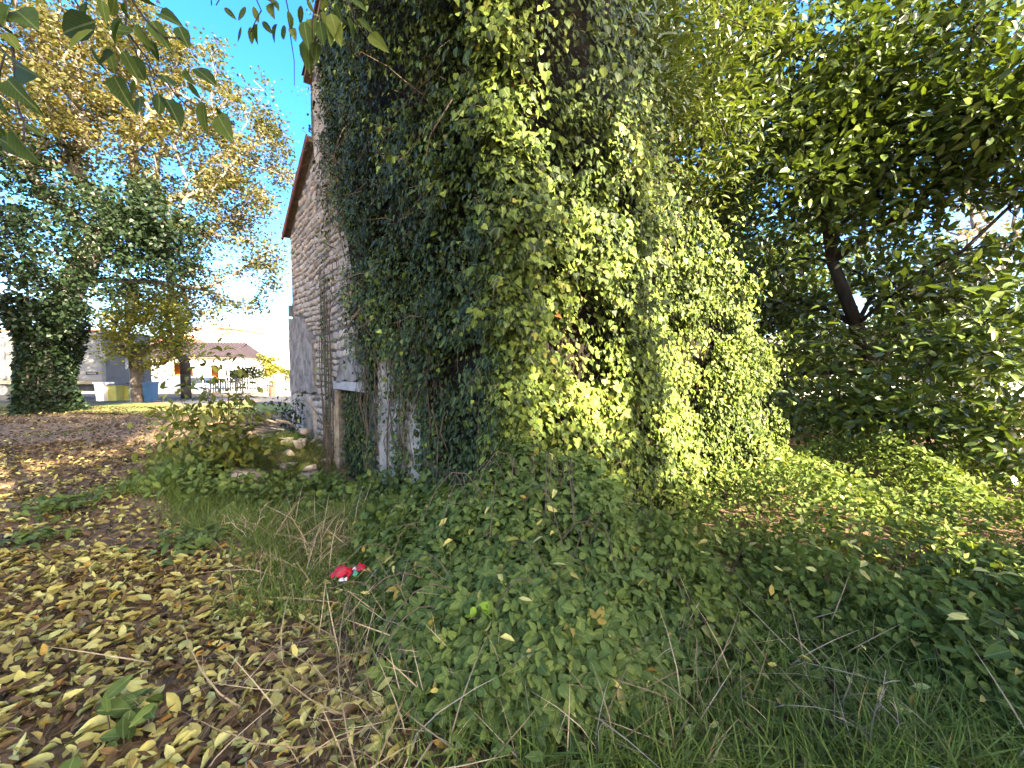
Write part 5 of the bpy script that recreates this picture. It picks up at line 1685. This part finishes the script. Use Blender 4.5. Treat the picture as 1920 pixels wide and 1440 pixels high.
# houses to the far left, behind the lorry, and glimpsed through the laurel
for (p0, p1, pt, Yd, mt, lab) in ((-160, 130, 640, 40, M['cream'], 'cream house wall glimpsed behind the lorry trailer and oak'), (1420, 1990, 640, 26, M['white'], 'pale house wall glimpsed through gaps in the laurel'), (200, 320, 655, 48, M['cream'], 'cream house front behind the young tree')):
    x0, x1, z0, z1 = front(p0, p1, pt, 745, Yd)
    h = thing('far_house', ((x0 + x1) / 2, Yd + 4, z0), lab, 'house')
    b = MB(); b.box(x0, x1, Yd, Yd + 8, z0 - 1, z1); b.build('wall', mt, h)
    b = MB(); b.prism([(-.5, 0), (8.5, 0), (4, .5 if p0 > 1000 else 1.6)], Matrix(((0, 0, 1, x0 - .4), (1, 0, 0, Yd), (0, 1, 0, z1 + .003), (0, 0, 0, 1))), x1 - x0 + .8); b.build('roof', M['cream'] if p0 > 1000 else M['tile'], h)
    for q in range(4):
        xx = x0 + (x1 - x0) * (q + .5) / 4
        wn = MB(); wn.box(xx - .55, xx + .55, Yd - .05, Yd - .003, z0 + 1.2, z0 + 2.5)
        wo = wn.build('window', M['trailer'], h)
        wn = MB(); wn.box(xx - .45, xx + .45, Yd - .06, Yd - .051, z0 + 1.3, z0 + 2.4); wn.build('pane', M['glass'], wo)

# garden wall, picket fence, gate post
Yf = 25.0
x0, x1, z0, z1 = front(395, 640, 708, 735, Yf)
fe = thing('picket_fence', ((x0 + x1) / 2, Yf, z0), 'white picket fence in front of the garden hedge', 'fence')
pk_me = MB().prism([(-.045, 0), (.045, 0), (.045, z1 - z0 - .08), (0, z1 - z0), (-.045, z1 - z0 - .08)], Matrix(((1, 0, 0, 0), (0, 0, 1, 0), (0, 1, 0, 0), (0, 0, 0, 1))), .03).mesh('picket')
npk = int((x1 - x0) / .16)
for k in range(npk): link('picket', pk_me, M['grey'], fe, mw=Matrix.Translation((x0 + k * .16, Yf, z0)))
for zz in (.2, .6):
    b = MB(); b.box(x0, x1, Yf + .031, Yf + .07, z0 + zz, z0 + zz + .07); b.build('fence_rail', M['grey'], fe)
b = MB(); b.box(x0, x1, Yf - .1, Yf + .2, z0 - .9, z0 - .03); b.build('plinth', M['plaster'], fe)
xa, xb, za, zb_ = front(518, 528, 704, 738, Yf - .4)
gp = thing('gate_post', (xa, Yf - .3, za), 'white gate post standing in the picket fence', 'gate post')
b = MB(); b.box(xa, xb, Yf - .5, Yf - .15, za - .8, zb_); b.build('post', M['white'], gp)
b = MB(); b.box(xa - .05, xb + .05, Yf - .55, Yf - .103, zb_ + .002, zb_ + .07); b.build('post_cap', M['white'], gp)
xa, xb, za, zb_ = front(506, 517, 710, 738, Yf - .4)
bp = thing('terracotta_pot', ((xa + xb) / 2, Yf - .4, za), 'terracotta pot with a dry plant beside the white gate post', 'pot')
cx = (xa + xb) / 2
MB().tube([(cx, Yf - .4, za - .6), (cx, Yf - .4, za + .35), (cx, Yf - .4, za + .45)], [.12, .19, .21], 12).build('pot', M['shutter'], bp)
pp = np.array([cx, Yf - .4, za + .65]) + rng.normal(0, .10, (60, 3))
link('foliage', scatter_mesh('foliage', quad_t, pp, leaf_frames(pp), .10 + .05 * rng.random(60), rng.random(60)), M['oak'], bp, 'stuff')
x0, x1, z0, z1 = front(284, 340, 705, 742, 29)
gw = MB(); gw.box(x0, x1, 29, 29.25, z0 - .6, z1); gwo = gw.build('garden_wall', M['white']); tag(gwo, 'low white garden wall right of the young tree trunk', 'wall')

# hedges and far trees
def bush_mass(name, pts, label, mat, n, lsz, cat):
    t = thing(name, pts[0][:3] if False else tuple(at(pts[0][0], 735, pts[0][3])), label, cat)
    C = blobs_pts(pts, 3.0)
    P = cluster(C, max(1, n // len(C)), .22)
    k = len(P)
    link('foliage', scatter_mesh('foliage', quad_t, P, leaf_frames(P), lsz * (.7 + .6 * rng.random(k)), np.clip(.5 + .4 * vnoise(P, .5) + rng.normal(0, .2, k), 0, 1)), mat, t, 'stuff')
    st = MB()
    for c_ in C[::6]: st.tube([(c_[0], c_[1], float(gz(c_[0], c_[1])) - .2), tuple(c_)], .03, 4)
    st.build('stem', M['bark'], t, 'stuff')
    return t


bush_mass('hedge', [(505, 690, 20, 28), (520, 700, 20, 28), (540, 712, 18, 28), (500, 670, 12, 28), (560, 700, 22, 28)], 'sunlit yellow-green hedge behind the picket fence', M['yellowgreen'], 3500, .16, 'hedge')
bush_mass('shrub', [(455, 698, 14, 27), (475, 695, 16, 27), (490, 702, 12, 27), (440, 704, 10, 27)], 'blue-grey garden shrub behind the left end of the fence', M['ivy_far'], 1800, .15, 'shrub')
bush_mass('shrub', [(222, 705, 14, 24), (210, 712, 10, 24), (235, 712, 8, 24)], 'bright green shrub behind the waste bins', M['yellowgreen'], 1200, .14, 'shrub')
bush_mass('shrub', [(40, 690, 22, 30), (10, 690, 26, 30), (-30, 690, 30, 30)], 'pale green shrub beyond the lorry trailer', M['paletree'], 1500, .18, 'shrub')
far = MB()
bush_mass('far_tree', [(1700, 640, 60, 24), (1600, 660, 40, 24), (1820, 640, 60, 24), (1500, 680, 30, 24), (1920, 640, 60, 24)], 'line of dark far trees behind the laurel', M['shade'], 6000, .25, 'trees')['kind'] = 'stuff'
